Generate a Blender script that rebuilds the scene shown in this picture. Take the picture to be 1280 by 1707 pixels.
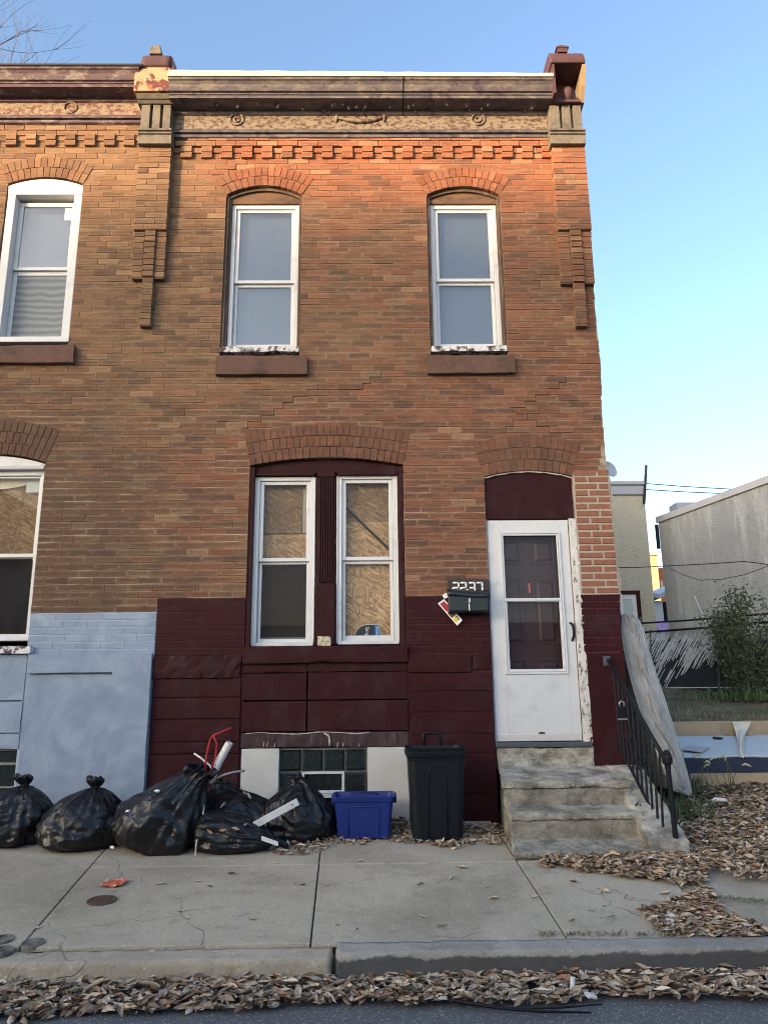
import bpy, bmesh, math, random
from mathutils import Vector, Matrix, noise, Euler
random.seed(7)
R = math.radians
for o in list(bpy.data.objects): bpy.data.objects.remove(o)
scene = bpy.context.scene
COL = scene.collection

# ------------------------------------------------------------------ camera
CAM = Vector((0.0, -7.3, 1.45))
PITCH, YAW, ROLL, FPX = R(13.676), R(0.86), R(-0.6075), 1283.0
fw = Vector((math.sin(YAW)*math.cos(PITCH), math.cos(YAW)*math.cos(PITCH), math.sin(PITCH)))
rt0 = Vector((math.cos(YAW), -math.sin(YAW), 0)); up0 = rt0.cross(fw)
rt = math.cos(ROLL)*rt0 + math.sin(ROLL)*up0
up = -math.sin(ROLL)*rt0 + math.cos(ROLL)*up0
cd = bpy.data.cameras.new("Camera"); cam = bpy.data.objects.new("Camera", cd); COL.objects.link(cam)
cd.sensor_fit = 'VERTICAL'; cd.sensor_height = 36.0; cd.lens = FPX/1707.0*36.0
cd.clip_start = 0.05; cd.clip_end = 2000
m3 = Matrix((rt, up, -fw)).transposed()
cam.matrix_world = Matrix.Translation(CAM) @ m3.to_4x4()
scene.camera = cam

# ------------------------------------------------------------------ sky, sun, exposure
SUN_EL, SUN_AZ = R(8.0), R(45.0)        # azimuth measured from the facade's outward normal towards the left
w = bpy.data.worlds.new("World"); scene.world = w; w.use_nodes = True
nt = w.node_tree; nt.nodes.clear()
sky = nt.nodes.new('ShaderNodeTexSky'); sky.sky_type = 'NISHITA'; sky.sun_disc = False
sky.sun_elevation = SUN_EL; sky.sun_rotation = math.pi + SUN_AZ
sky.altitude = 50; sky.air_density = 0.75; sky.dust_density = 3.0; sky.ozone_density = 1.4
bg = nt.nodes.new('ShaderNodeBackground'); bg.inputs[1].default_value = 0.15
wo = nt.nodes.new('ShaderNodeOutputWorld')
nt.links.new(sky.outputs[0], bg.inputs[0]); nt.links.new(bg.outputs[0], wo.inputs[0])
sd = bpy.data.lights.new("Sun", 'SUN'); sun = bpy.data.objects.new("Sun", sd); COL.objects.link(sun)
sd.energy = 2.0; sd.angle = R(1.8); sd.color = (1.0, 0.68, 0.40)
to_sun = Vector((-math.sin(SUN_AZ)*math.cos(SUN_EL), -math.cos(SUN_AZ)*math.cos(SUN_EL), math.sin(SUN_EL)))
sun.rotation_euler = to_sun.to_track_quat('Z', 'Y').to_euler(); sun.location = (-8, -8, 12)
vs = scene.view_settings; vs.view_transform = 'Standard'; vs.look = 'None'; vs.gamma = 1.0
vs.use_curve_mapping = False; vs.exposure = 2.2
scene.cycles.filter_width = 1.0; scene.cycles.max_bounces = 6; scene.cycles.transparent_max_bounces = 12

# ------------------------------------------------------------------ measuring helpers (survey the photograph against real planes)
def ray(px, py):
    return (rt*((px-640)/FPX) - up*((py-853.5)/FPX) + fw)
def W(px, py, y=0.0):                   # point of the vertical plane at depth y -> (x, z)
    d = ray(px, py); t = (y-CAM.y)/d.y
    return CAM.x+d.x*t, CAM.z+d.z*t
def WX(px, py, y=0.0): return W(px, py, y)[0]
def WZ(px, py, y=0.0): return W(px, py, y)[1]
SW0, SWS = 0.39, 0.09                   # pavement height at the wall, fall towards the kerb
def G(px, py, dz=0.0):                  # point of the pavement plane
    d = ray(px, py); t = (SW0+dz+SWS*CAM.y-CAM.z)/(d.z-SWS*d.y)
    p = CAM+d*t; return p
def Zp(px, py, z):                      # point of a level plane
    d = ray(px, py); return CAM+d*((z-CAM.z)/d.z)
def proj(p):
    v = Vector(p)-CAM; q = v.dot(fw)
    return 640+FPX*v.dot(rt)/q, 853.5-FPX*v.dot(up)/q
def in_poly(x, y, P):
    c = False; j = len(P)-1
    for i in range(len(P)):
        if (P[i][1] > y) != (P[j][1] > y) and x < (P[j][0]-P[i][0])*(y-P[i][1])/(P[j][1]-P[i][1])+P[i][0]: c = not c
        j = i
    return c
def lerp(a, b, t): return a+(b-a)*t
def interp(pts, v):
    if v <= pts[0][0]: return pts[0][1]
    for (a, fa), (b, fb) in zip(pts, pts[1:]):
        if v <= b: return fa+(fb-fa)*(v-a)/(b-a)
    return pts[-1][1]

# ------------------------------------------------------------------ mesh builder
class MB:
    def __init__(s): s.v = []; s.f = []; s.mi = []
    def add(s, verts, faces, mi=0):
        n = len(s.v); s.v += [tuple(v) for v in verts]; s.f += [tuple(i+n for i in f) for f in faces]; s.mi += [mi]*len(faces); return s
    def box(s, x0, x1, y0, y1, z0, z1, j=0.0, mi=0):
        P = [(x, y, z) for x in (x0, x1) for y in (y0, y1) for z in (z0, z1)]
        if j: P = [tuple(c+random.uniform(-j, j) for c in p) for p in P]
        return s.add(P, [(0,1,3,2),(4,6,7,5),(0,4,5,1),(2,3,7,6),(0,2,6,4),(1,5,7,3)], mi)
    def hexa(s, P, mi=0):       # 8 corners ordered like box
        return s.add(P, [(0,1,3,2),(4,6,7,5),(0,4,5,1),(2,3,7,6),(0,2,6,4),(1,5,7,3)], mi)
    def ring(s, x0, x1, z0, z1, wd, y0, y1, wb=None, wt=None, mi=0):
        wb = wd if wb is None else wb; wt = wd if wt is None else wt
        s.box(x0, x0+wd, y0, y1, z0, z1, mi=mi); s.box(x1-wd, x1, y0, y1, z0, z1, mi=mi)
        s.box(x0+wd, x1-wd, y0+.001, y1, z0, z0+wb, mi=mi); s.box(x0+wd, x1-wd, y0+.001, y1, z1-wt, z1, mi=mi); return s
    def prism(s, P, y0, y1, mi=0):     # polygon of (x,z) extruded along y
        n = len(P); V = [(x, y0, z) for x, z in P]+[(x, y1, z) for x, z in P]
        F = [tuple(range(n)), tuple(range(2*n-1, n-1, -1))]+[(i, i+n, (i+1) % n+n, (i+1) % n) for i in range(n)]
        return s.add(V, F, mi)
    def extrude_x(s, P, x0, x1, mi=0):  # profile of (y,z) extruded along x
        n = len(P); V = [(x0, y, z) for y, z in P]+[(x1, y, z) for y, z in P]
        F = [tuple(range(n)), tuple(range(2*n-1, n-1, -1))]+[(i, (i+1) % n, (i+1) % n+n, i+n) for i in range(n)]
        return s.add(V, F, mi)
    def tube(s, path, r, n=8, caps=True, mi=0):
        path = [Vector(p) for p in path]; V = []; F = []
        rr = r if isinstance(r, (list, tuple)) else [r]*len(path)
        prev = None
        for i, p in enumerate(path):
            t = (path[min(i+1, len(path)-1)]-path[max(i-1, 0)]).normalized()
            if prev is None:
                a = Vector((0, 0, 1)) if abs(t.z) < .9 else Vector((1, 0, 0)); u = t.cross(a).normalized()
            else:
                u = (prev-t*prev.dot(t)).normalized()
            prev = u; b = t.cross(u)
            for k in range(n):
                a = 2*math.pi*k/n; V.append(p+(u*math.cos(a)+b*math.sin(a))*rr[i])
        for i in range(len(path)-1):
            for k in range(n):
                F.append((i*n+k, i*n+(k+1) % n, (i+1)*n+(k+1) % n, (i+1)*n+k))
        if caps: F += [tuple(range(n-1, -1, -1)), tuple(range((len(path)-1)*n, len(path)*n))]
        return s.add(V, F, mi)
    def loft(s, rings, cap0=True, cap1=True, mi=0):
        n = len(rings[0]); V = [p for r_ in rings for p in r_]; F = []
        for i in range(len(rings)-1):
            for k in range(n): F.append((i*n+k, i*n+(k+1) % n, (i+1)*n+(k+1) % n, (i+1)*n+k))
        if cap0: F.append(tuple(range(n-1, -1, -1)))
        if cap1: F.append(tuple(range((len(rings)-1)*n, len(rings)*n)))
        return s.add(V, F, mi)
    def grid(s, P, mi=0):               # rows of points
        m, n = len(P), len(P[0]); V = [p for r_ in P for p in r_]
        return s.add(V, [(i*n+k, i*n+k+1, (i+1)*n+k+1, (i+1)*n+k) for i in range(m-1) for k in range(n-1)], mi)
    def mesh(s, name, mats, smooth=False):
        me = bpy.data.meshes.new(name); me.from_pydata(s.v, [], s.f)
        for m in (mats if isinstance(mats, (list, tuple)) else [mats]): me.materials.append(m)
        if any(s.mi): me.polygons.foreach_set('material_index', s.mi)
        if smooth: me.polygons.foreach_set('use_smooth', [True]*len(me.polygons))
        bm = bmesh.new(); bm.from_mesh(me); bmesh.ops.recalc_face_normals(bm, faces=bm.faces); bm.to_mesh(me); bm.free()
        me.update(); return me
def link(o, parent=None):
    COL.objects.link(o)
    if parent is not None:
        o.parent = parent
        if parent.type == 'EMPTY': o.matrix_parent_inverse = Matrix.Translation(parent.location).inverted()
    return o
def obj(name, mb, mats, parent=None, smooth=False, bevel=0, label=None, kind=None, seg=2):
    me = mb.mesh(name, mats, smooth) if isinstance(mb, MB) else mb
    o = link(bpy.data.objects.new(name, me), parent)
    if bevel:
        b = o.modifiers.new("Bevel", 'BEVEL'); b.width = bevel; b.segments = seg; b.limit_method = 'ANGLE'; b.angle_limit = R(40)
    if label: o['label'] = label
    if kind: o['kind'] = kind
    return o
def thing(name, loc, label, cat, group=None):
    o = bpy.data.objects.new(name, None); o.location = loc; o.empty_display_size = .2; COL.objects.link(o)
    return tag(o, label, cat, group)
def tag(o, label, cat, group=None):
    o['label'] = label; o['category'] = cat
    if group: o['group'] = group
    return o
def struct(o): o['kind'] = 'structure'; return o
def rough_hexa(P, nx, ny, nz, amp=.006, rnd=.02, seed=0, freq=6.0, wear=1.0):
    """eight corners (box order) -> closed block with a worn, uneven skin"""
    mb = MB(); P = [Vector(p) for p in P]
    def tri(a, b, c):
        x0 = P[0].lerp(P[1], c).lerp(P[2].lerp(P[3], c), b); x1 = P[4].lerp(P[5], c).lerp(P[6].lerp(P[7], c), b); return x0.lerp(x1, a)
    cen = tri(.5, .5, .5); size = [(P[4]-P[0]).length, (P[2]-P[0]).length, (P[1]-P[0]).length]
    idx = {}
    def vert(i, j, k):
        key = (i, j, k)
        if key in idx: return idx[key]
        a, b, c = i/nx, j/ny, k/nz; p = tri(a, b, c)
        d = sorted([min(a, 1-a)*size[0], min(b, 1-b)*size[1], min(c, 1-c)*size[2]])
        e = math.hypot(d[0], d[1])
        nv = noise.noise_vector(p*freq+Vector((seed, 0, 0)))
        q = p+nv*amp+noise.noise_vector(p*freq*3.1+Vector((seed, 5, 0)))*amp*.45
        if e < rnd: q = q.lerp(cen, (rnd-e)/max((p-cen).length, .01)*.5*(1+wear*noise.noise(p*9+Vector((0, seed, 0)))))
        idx[key] = len(mb.v); mb.v.append(tuple(q)); return idx[key]
    def face(f): mb.f.append(f); mb.mi.append(0)
    for i in range(nx):
        for j in range(ny):
            for k in (0, nz): face((vert(i, j, k), vert(i+1, j, k), vert(i+1, j+1, k), vert(i, j+1, k)))
    for i in range(nx):
        for k in range(nz):
            for j in (0, ny): face((vert(i, j, k), vert(i+1, j, k), vert(i+1, j, k+1), vert(i, j, k+1)))
    for j in range(ny):
        for k in range(nz):
            for i in (0, nx): face((vert(i, j, k), vert(i, j+1, k), vert(i, j+1, k+1), vert(i, j, k+1)))
    return mb
def box8(x0, x1, y0, y1, z0, z1): return [(x, y, z) for x in (x0, x1) for y in (y0, y1) for z in (z0, z1)]

# ------------------------------------------------------------------ material helpers
class NT:
    def __init__(s, name):
        s.m = bpy.data.materials.new(name); s.m.use_nodes = True; s.t = s.m.node_tree
        s.b = s.t.nodes['Principled BSDF']; s.out = s.t.nodes['Material Output']
        s.pos = s.n('ShaderNodeNewGeometry').outputs['Position']
    def n(s, typ, **kw):
        x = s.t.nodes.new(typ)
        for k, v in kw.items(): setattr(x, k, v)
        return x
    def l(s, a, b): s.t.links.new(a, b)
    def setin(s, sock, v):
        if hasattr(v, 'links') or isinstance(v, bpy.types.NodeSocket): s.l(v, sock)
        else: sock.default_value = v
    def math(s, op, a, b=0.0, c=None, clamp=False):
        x = s.n('ShaderNodeMath', operation=op, use_clamp=clamp); s.setin(x.inputs[0], a); s.setin(x.inputs[1], b)
        if c is not None: s.setin(x.inputs[2], c)
        return x.outputs[0]
    def noise(s, scale, detail=4, rough=.55, vec=None, stretch=None, dist=0.0, off=(0, 0, 0)):
        v = vec or s.pos
        if stretch or off != (0, 0, 0):
            mp = s.n('ShaderNodeMapping'); s.l(v, mp.inputs[0]); mp.inputs['Scale'].default_value = stretch or (1, 1, 1); mp.inputs['Location'].default_value = off; v = mp.outputs[0]
        x = s.n('ShaderNodeTexNoise'); s.l(v, x.inputs['Vector']); x.inputs['Scale'].default_value = scale
        x.inputs['Detail'].default_value = detail; x.inputs['Roughness'].default_value = rough; x.inputs['Distortion'].default_value = dist
        return x.outputs['Fac']
    def ramp(s, fac, stops):
        x = s.n('ShaderNodeValToRGB'); s.l(fac, x.inputs[0]); e = x.color_ramp.elements
        while len(e) > 1: e.remove(e[-1])
        for i, (p, c) in enumerate(stops):
            el = e[0] if i == 0 else e.new(p)
            el.position = p; el.color = (c, c, c, 1) if isinstance(c, (int, float)) else (*c, 1)
        return x.outputs[0]
    def mix(s, fac, a, b, mode='MIX'):
        x = s.n('ShaderNodeMix', data_type='RGBA', blend_type=mode); s.setin(x.inputs[0], fac)
        for i, v in ((6, a), (7, b)):
            if isinstance(v, (tuple, list)): x.inputs[i].default_value = (*v[:3], 1)
            else: s.l(v, x.inputs[i])
        return x.outputs[2]
    def mapr(s, v, a, b, c=0.0, d=1.0):
        x = s.n('ShaderNodeMapRange'); x.interpolation_type = 'SMOOTHSTEP'; s.l(v, x.inputs[0])
        for i, q in enumerate((a, b, c, d)): x.inputs[i+1].default_value = q
        return x.outputs[0]
    def xyz(s):
        x = s.n('ShaderNodeSeparateXYZ'); s.l(s.pos, x.inputs[0]); return x.outputs
    def rnd(s):
        g = s.n('ShaderNodeNewGeometry').outputs['Random Per Island']; o = s.n('ShaderNodeObjectInfo').outputs['Random']
        return s.math('FRACT', s.math('ADD', g, o))
    def bump(s, h, strength=.3, dist=.01):
        x = s.n('ShaderNodeBump'); x.inputs['Strength'].default_value = strength; x.inputs['Distance'].default_value = dist
        s.l(h, x.inputs['Height']); s.l(x.outputs[0], s.b.inputs['Normal']); return x
    def done(s, col=None, rough=.8, spec=.3, metal=0.0):
        if col is not None: s.setin(s.b.inputs['Base Color'], (*col, 1) if isinstance(col, tuple) else col)
        s.setin(s.b.inputs['Roughness'], rough); s.b.inputs['Specular IOR Level'].default_value = spec; s.b.inputs['Metallic'].default_value = metal
        return s.m
def plain(name, col, rough=.7, var=.25, scale=8, bump=.2, bscale=40, spec=.3, metal=0.0, stretch=None, dirt=None, dirt_t=(.55, .75), dist=.004, dscale=3):
    t = NT(name); f = t.noise(scale, 5, .6, stretch=stretch)
    c = t.mix(f, tuple(x*(1-var) for x in col), tuple(min(1, x*(1+var)) for x in col))
    if dirt is not None:
        d = t.ramp(t.noise(dscale, 8, .7, off=(3, 1, 7), stretch=stretch), [(dirt_t[0], 0.0), (dirt_t[1], 1.0)])
        c = t.mix(d, c, dirt)
    if bump: t.bump(t.noise(bscale, 4, .6, stretch=stretch), bump, dist)
    return t.done(c, rough, spec, metal)
def peel(name, paint, under, thr=.5, scale=9, rough=.6, soft=.03, third=None, stretch=None):
    t = NT(name); f = t.noise(scale, 9, .72, stretch=stretch, dist=.3)
    k = t.ramp(f, [(thr-soft, 0.0), (thr+soft, 1.0)])
    a = t.mix(t.noise(5, 4), tuple(x*.8 for x in paint), tuple(min(1, x*1.15) for x in paint))
    b = t.mix(t.noise(20, 4), tuple(x*.7 for x in under), tuple(min(1, x*1.2) for x in under))
    c = t.mix(k, a, b)
    if third:
        k2 = t.ramp(t.noise(scale*.7, 8, .7, off=(9, 2, 4)), [(.55, 0.0), (.6, 1.0)]); c = t.mix(k2, c, third)
    t.bump(t.math('ADD', t.math('MULTIPLY', k, -1.0), t.math('MULTIPLY', t.noise(60, 3), .4)), .5, .004)
    return t.done(c, rough, .3)

# ---- brick
def brick_mat(name='weathered_brick', odd=1.0):
    t = NT(name); x, y, z = t.xyz(); r = t.rnd()
    r2 = t.math('FRACT', t.math('MULTIPLY', r, 7.31)); r3 = t.math('FRACT', t.math('MULTIPLY', r, 23.7))
    at = t.n('ShaderNodeAttribute', attribute_name='brick_face'); sp = t.n('ShaderNodeSeparateXYZ'); t.l(at.outputs['Vector'], sp.inputs[0])
    wob = t.math('MULTIPLY', t.math('SUBTRACT', t.noise(24, 5, .7, stretch=(.5, 1, 1), off=(6, 6, 6)), .5), .55)
    fx = t.math('ADD', t.math('ABSOLUTE', sp.outputs[0]), t.math('MULTIPLY', wob, .35)); fz = t.math('ADD', t.math('ABSOLUTE', sp.outputs[2]), wob)            # 0 in the middle of the face, .5 at the arris
    big = t.noise(.7, 4, .55)
    mid = t.noise(2.2, 6, .65, stretch=(.7, 1, 1.3), off=(5, 0, 2))
    streak = t.noise(19, 8, .78, stretch=(.16, 1, 1.35))
    grain = t.noise(75, 5, .75, stretch=(.5, 1, 1))
    red = t.mix(r, (.185, .076, .047), (.235, .104, .064))
    tan = t.mix(r, (.195, .118, .068), (.265, .165, .092))
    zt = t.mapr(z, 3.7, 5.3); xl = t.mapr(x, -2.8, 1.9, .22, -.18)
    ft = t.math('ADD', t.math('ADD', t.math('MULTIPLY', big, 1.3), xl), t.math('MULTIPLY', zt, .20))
    ft = t.math('ADD', ft, t.math('MULTIPLY', t.math('SUBTRACT', r2, .5), .22))
    ft = t.math('ADD', ft, t.math('MULTIPLY', t.math('SUBTRACT', streak, .5), .7))
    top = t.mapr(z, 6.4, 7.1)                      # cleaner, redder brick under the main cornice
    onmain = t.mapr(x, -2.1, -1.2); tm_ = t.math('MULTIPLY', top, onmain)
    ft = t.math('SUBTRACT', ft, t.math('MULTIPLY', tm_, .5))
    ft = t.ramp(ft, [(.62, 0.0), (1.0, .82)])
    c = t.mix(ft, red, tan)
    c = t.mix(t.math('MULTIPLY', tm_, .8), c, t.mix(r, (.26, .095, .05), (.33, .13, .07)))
    pale = t.math('GREATER_THAN', r3, .93); c = t.mix(t.math('MULTIPLY', pale, .45*odd), c, (.36, .25, .145))
    dk = t.math('LESS_THAN', r3, .10); c = t.mix(t.math('MULTIPLY', dk, .5*odd), c, (.085, .055, .045))
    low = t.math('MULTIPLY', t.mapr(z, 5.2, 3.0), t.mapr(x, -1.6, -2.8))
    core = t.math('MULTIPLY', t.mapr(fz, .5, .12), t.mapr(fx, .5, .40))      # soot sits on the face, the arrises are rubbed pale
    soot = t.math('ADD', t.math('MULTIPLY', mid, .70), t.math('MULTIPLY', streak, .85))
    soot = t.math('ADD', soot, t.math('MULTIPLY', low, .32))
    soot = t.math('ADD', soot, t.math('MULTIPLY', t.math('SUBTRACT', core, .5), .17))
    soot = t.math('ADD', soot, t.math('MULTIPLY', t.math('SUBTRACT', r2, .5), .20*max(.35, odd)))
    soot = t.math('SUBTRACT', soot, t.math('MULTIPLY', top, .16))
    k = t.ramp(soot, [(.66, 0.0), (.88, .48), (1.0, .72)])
    c = t.mix(k, c, t.mix(grain, (.045, .033, .028), (.095, .070, .055)))
    edge = t.math('MULTIPLY', t.math('SUBTRACT', 1.0, core), t.ramp(t.noise(9, 7, .75, stretch=(.5, 1, 1.1), off=(4, 4, 4)), [(.42, 0.0), (.62, .6)]))
    c = t.mix(edge, c, (.30, .205, .13))
    c = t.mix(t.ramp(grain, [(.56, 0.0), (.72, .40)]), c, (.07, .05, .04))
    t.bump(t.math('ADD', t.math('MULTIPLY', streak, 1.2), t.math('MULTIPLY', grain, .6)), .8, .010)
    return t.done(c, .92, .12)
def paint_mat(name, col, var=.25, rough=.55, chips=None, bscale=45, scuff=None):
    t = NT(name); f = t.noise(3.2, 6, .62); c = t.mix(f, tuple(x*(1-var) for x in col), tuple(x*(1+var) for x in col))
    if scuff:
        k = t.ramp(t.noise(2.0, 7, .62, dist=1.2, off=(2, 5, 1)), [(.45, 0.0), (.7, .6)]); c = t.mix(k, c, scuff)
    dust = t.ramp(t.noise(4.5, 8, .72, stretch=(1, 1, .7), off=(6, 3, 9)), [(.50, 0.0), (.72, .30)]); c = t.mix(dust, c, tuple(.55*q+.055 for q in col))
    if chips:
        k = t.ramp(t.noise(16, 9, .75, off=(1, 8, 3)), [(.715, 0.0), (.735, 1.0)]); c = t.mix(k, c, chips)
    t.bump(t.math('ADD', t.noise(bscale, 6, .75), t.math('MULTIPLY', t.noise(9, 3), .8)), .6, .007)
    return t.done(c, rough, .15)
M = {}
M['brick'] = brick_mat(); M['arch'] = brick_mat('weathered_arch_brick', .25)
M['maroon'] = paint_mat('maroon_paint', (.030, .0050, .0068), .5, .65, (.30, .25, .22))
M['maroon_board'] = paint_mat('maroon_board_paint', (.027, .0047, .0062), .45, .6, (.26, .2, .18), 60)
M['blue'] = paint_mat('pale_blue_paint', (.215, .27, .345), .28, .7, (.42, .45, .48), 40, (.35, .415, .495))
def mortar_mat():
    t = NT('mortar'); x, y, z = t.xyz()
    c = t.mix(t.noise(7, 7, .7), (.145, .098, .066), (.235, .165, .11))
    pale = t.ramp(t.noise(2.0, 7, .7, stretch=(.6, 1, 1.6), off=(3, 3, 3)), [(.50, 0.0), (.66, .8)])
    lowz = t.mapr(z, 5.2, 3.4, .35, 1.0); c = t.mix(t.math('MULTIPLY', pale, lowz), c, (.56, .47, .37))
    right = t.math('GREATER_THAN', x, -2.04)
    pm = t.math('MULTIPLY', right, t.math('LESS_THAN', z, 2.40))
    pb = t.math('MULTIPLY', t.math('SUBTRACT', 1.0, right), t.math('LESS_THAN', z, 2.287))
    c = t.mix(pm, c, (.075, .024, .028)); c = t.mix(pb, c, (.34, .40, .48))
    t.bump(t.noise(120, 3), .4, .004); return t.done(c, .95, .1)
M['mortar'] = mortar_mat()
M['old_mortar'] = plain('sooty_mortar', (.12, .085, .06), .95, .4, 12, .5, 60, .1)
M['new_mortar'] = plain('pale_repair_mortar', (.36, .32, .27), .95, .3, 14, .6, 70, .1)
M['pier_brick'] = plain('repair_brick', (.235, .105, .068), .9, .45, 30, .6, 60, .15, dirt=(.42, .37, .32), dirt_t=(.64, .74), dscale=16)
M['brownstone'] = plain('brownstone', (.115, .068, .052), .85, .35, 9, .5, 50, .2, dirt=(.05, .036, .03), dirt_t=(.5, .75), dscale=4)
M['vinyl'] = plain('white_vinyl', (.56, .57, .575), .35, .06, 6, .05, 30, .4, dirt=(.38, .37, .34), dirt_t=(.55, .8), dscale=6)
M['white_paint'] = plain('white_gloss_paint', (.55, .56, .565), .42, .07, 5, .1, 25, .4, dirt=(.36, .35, .33), dirt_t=(.56, .85), dscale=5)
M['old_wood'] = peel('old_casing_wood', (.085, .055, .04), (.17, .13, .10), .56, 14, .8, .08, stretch=(1, 1, .35))
M['head_wood'] = peel('head_board_wood', (.15, .085, .05), (.07, .045, .035), .52, 8, .8, .1, stretch=(.3, 1, 1))
M['ledge_peel'] = peel('peeling_ledge', (.62, .62, .62), (.06, .04, .035), .52, 16, .7, .03)
M['jamb_peel'] = peel('peeling_jamb', (.60, .58, .54), (.16, .12, .10), .57, 20, .7, .03, stretch=(1, 1, .4))
M['cornice'] = peel('cornice_paint', (.085, .073, .080), (.155, .132, .115), .53, 11, .6, .06, (.055, .042, .056), stretch=(.4, 1, 1))
M['frieze'] = peel('frieze_flaking', (.205, .17, .125), (.09, .048, .042), .53, 24, .75, .03, stretch=(.7, 1, 1.2))
M['cornice_maroon'] = peel('cornice_maroon', (.085, .050, .058), (.20, .165, .15), .56, 14, .6, .05, (.055, .033, .042), stretch=(.4, 1, 1))
M['frieze_maroon'] = peel('frieze_maroon_flaking', (.13, .055, .048), (.25, .195, .14), .48, 22, .75, .03, stretch=(.7, 1, 1.2))
M['cap_stone'] = peel('cap_grey_paint', (.16, .14, .11), (.085, .075, .065), .55, 10, .8, .1)
M['cap_rust'] = peel('cap_rust_paint', (.40, .25, .14), (.11, .035, .03), .51, 5.5, .6, .012, (.42, .12, .06))
M['cap_maroon'] = paint_mat('cap_maroon', (.085, .045, .05), .3, .6, (.32, .26, .22))
M['gutter'] = plain('cream_gutter', (.50, .46, .36), .5, .08, 3, .1, 30, .3, stretch=(.3, 1, 1))
M['dark'] = plain('dark_interior', (.012, .011, .012), .9, .3, 4, 0)
M['roof'] = plain('roof_felt', (.05, .05, .055), .9)
M['plaster'] = plain('broken_plaster', (.40, .36, .30), .95, .4, 12, .8, 40, .1, dist=.01)
def concrete(name, a, b, stain, cr=True, sc=2.0, dark_v=False):
    t = NT(name); c = t.mix(t.noise(sc, 9, .7), a, b)
    c = t.mix(t.ramp(t.noise(.9, 7, .68, off=(7, 2, 1), dist=.6), [(.40, 0.0), (.66, .8)]), c, stain)
    c = t.mix(t.ramp(t.noise(6, 8, .75, off=(4, 1, 2)), [(.55, 0.0), (.70, .55)]), c, tuple(x*.62 for x in stain))
    c = t.mix(t.ramp(t.noise(55, 5, .7), [(.55, 0.0), (.68, .55)]), c, tuple(x*.5 for x in a))
    c = t.mix(t.ramp(t.noise(48, 3, .65, off=(1, 1, 8)), [(.60, 0.0), (.70, .5)]), c, tuple(min(1, x*1.45) for x in b))
    sp = t.n('ShaderNodeTexVoronoi'); sp.inputs['Scale'].default_value = 5.0; t.l(t.pos, sp.inputs['Vector'])    # trodden gum and drips
    c = t.mix(t.math('MULTIPLY', t.ramp(sp.outputs['Distance'], [(.055, .7), (.085, 0.0)]), t.ramp(t.noise(1.3, 2), [(.48, 0.0), (.55, 1.0)])), c, tuple(x*.45 for x in stain))
    h = t.math('ADD', t.noise(120, 4, .7), t.math('MULTIPLY', t.noise(14, 5, .6), .8))
    v = t.n('ShaderNodeTexVoronoi', feature='DISTANCE_TO_EDGE'); v.inputs['Scale'].default_value = 3.2 if dark_v else .9
    wv = t.n('ShaderNodeVectorMath', operation='ADD'); t.l(t.pos, wv.inputs[0])
    sc2 = t.n('ShaderNodeVectorMath', operation='SCALE'); nn = t.n('ShaderNodeTexNoise'); nn.inputs['Scale'].default_value = 7 if dark_v else 3; t.l(t.pos, nn.inputs[0])
    t.l(nn.outputs['Color'], sc2.inputs[0]); sc2.inputs['Scale'].default_value = .35; t.l(sc2.outputs[0], wv.inputs[1]); t.l(wv.outputs[0], v.inputs['Vector'])
    k = t.ramp(v.outputs['Distance'], [(0.0, 1.0), (.012 if dark_v else .004, 0.0)]); k = t.math('MULTIPLY', k, t.ramp(t.noise(1.7 if dark_v else .8, 3, off=(0, 6, 0)), [(.52, 0.0), (.6, .8)]))
    c = t.mix(k, c, (.05, .045, .038)); h = t.math('SUBTRACT', h, t.math('MULTIPLY', k, 2.0))
    if dark_v:
        d = t.ramp(t.noise(5, 7, .72, stretch=(1, 1, 1.6), off=(2, 2, 2)), [(.40, 0.0), (.62, .85)]); c = t.mix(d, c, (.10, .09, .072))
    t.bump(h, .5, .008); return t.done(c, .92, .2)
M['pavement'] = concrete('pavement_concrete', (.345, .305, .235), (.49, .44, .345), (.25, .22, .165))
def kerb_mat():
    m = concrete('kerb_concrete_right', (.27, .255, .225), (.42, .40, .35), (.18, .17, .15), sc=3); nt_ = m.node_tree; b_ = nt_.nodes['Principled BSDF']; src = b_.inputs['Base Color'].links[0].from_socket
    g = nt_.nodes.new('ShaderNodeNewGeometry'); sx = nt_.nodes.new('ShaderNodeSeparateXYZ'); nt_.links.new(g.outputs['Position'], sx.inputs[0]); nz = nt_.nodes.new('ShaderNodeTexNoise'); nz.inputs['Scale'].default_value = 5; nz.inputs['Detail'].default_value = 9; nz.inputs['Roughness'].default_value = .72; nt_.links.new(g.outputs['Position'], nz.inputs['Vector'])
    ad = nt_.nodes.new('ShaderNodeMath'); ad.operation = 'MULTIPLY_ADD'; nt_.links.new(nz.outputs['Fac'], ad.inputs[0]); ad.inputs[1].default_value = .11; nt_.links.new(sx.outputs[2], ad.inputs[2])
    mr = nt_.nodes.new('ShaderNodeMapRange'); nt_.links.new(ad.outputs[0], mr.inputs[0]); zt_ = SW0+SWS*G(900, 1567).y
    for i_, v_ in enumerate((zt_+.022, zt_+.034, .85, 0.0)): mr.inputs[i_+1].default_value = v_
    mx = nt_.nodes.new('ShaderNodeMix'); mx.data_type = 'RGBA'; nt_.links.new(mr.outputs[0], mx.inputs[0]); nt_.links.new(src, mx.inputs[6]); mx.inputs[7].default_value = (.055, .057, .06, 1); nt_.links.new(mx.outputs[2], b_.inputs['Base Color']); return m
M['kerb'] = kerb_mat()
M['kerb_old'] = concrete('kerb_concrete', (.25, .235, .205), (.38, .36, .315), (.15, .14, .12), sc=3)
M['step'] = concrete('step_concrete', (.34, .32, .27), (.56, .53, .45), (.27, .25, .20), sc=4, dark_v=True)
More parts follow.
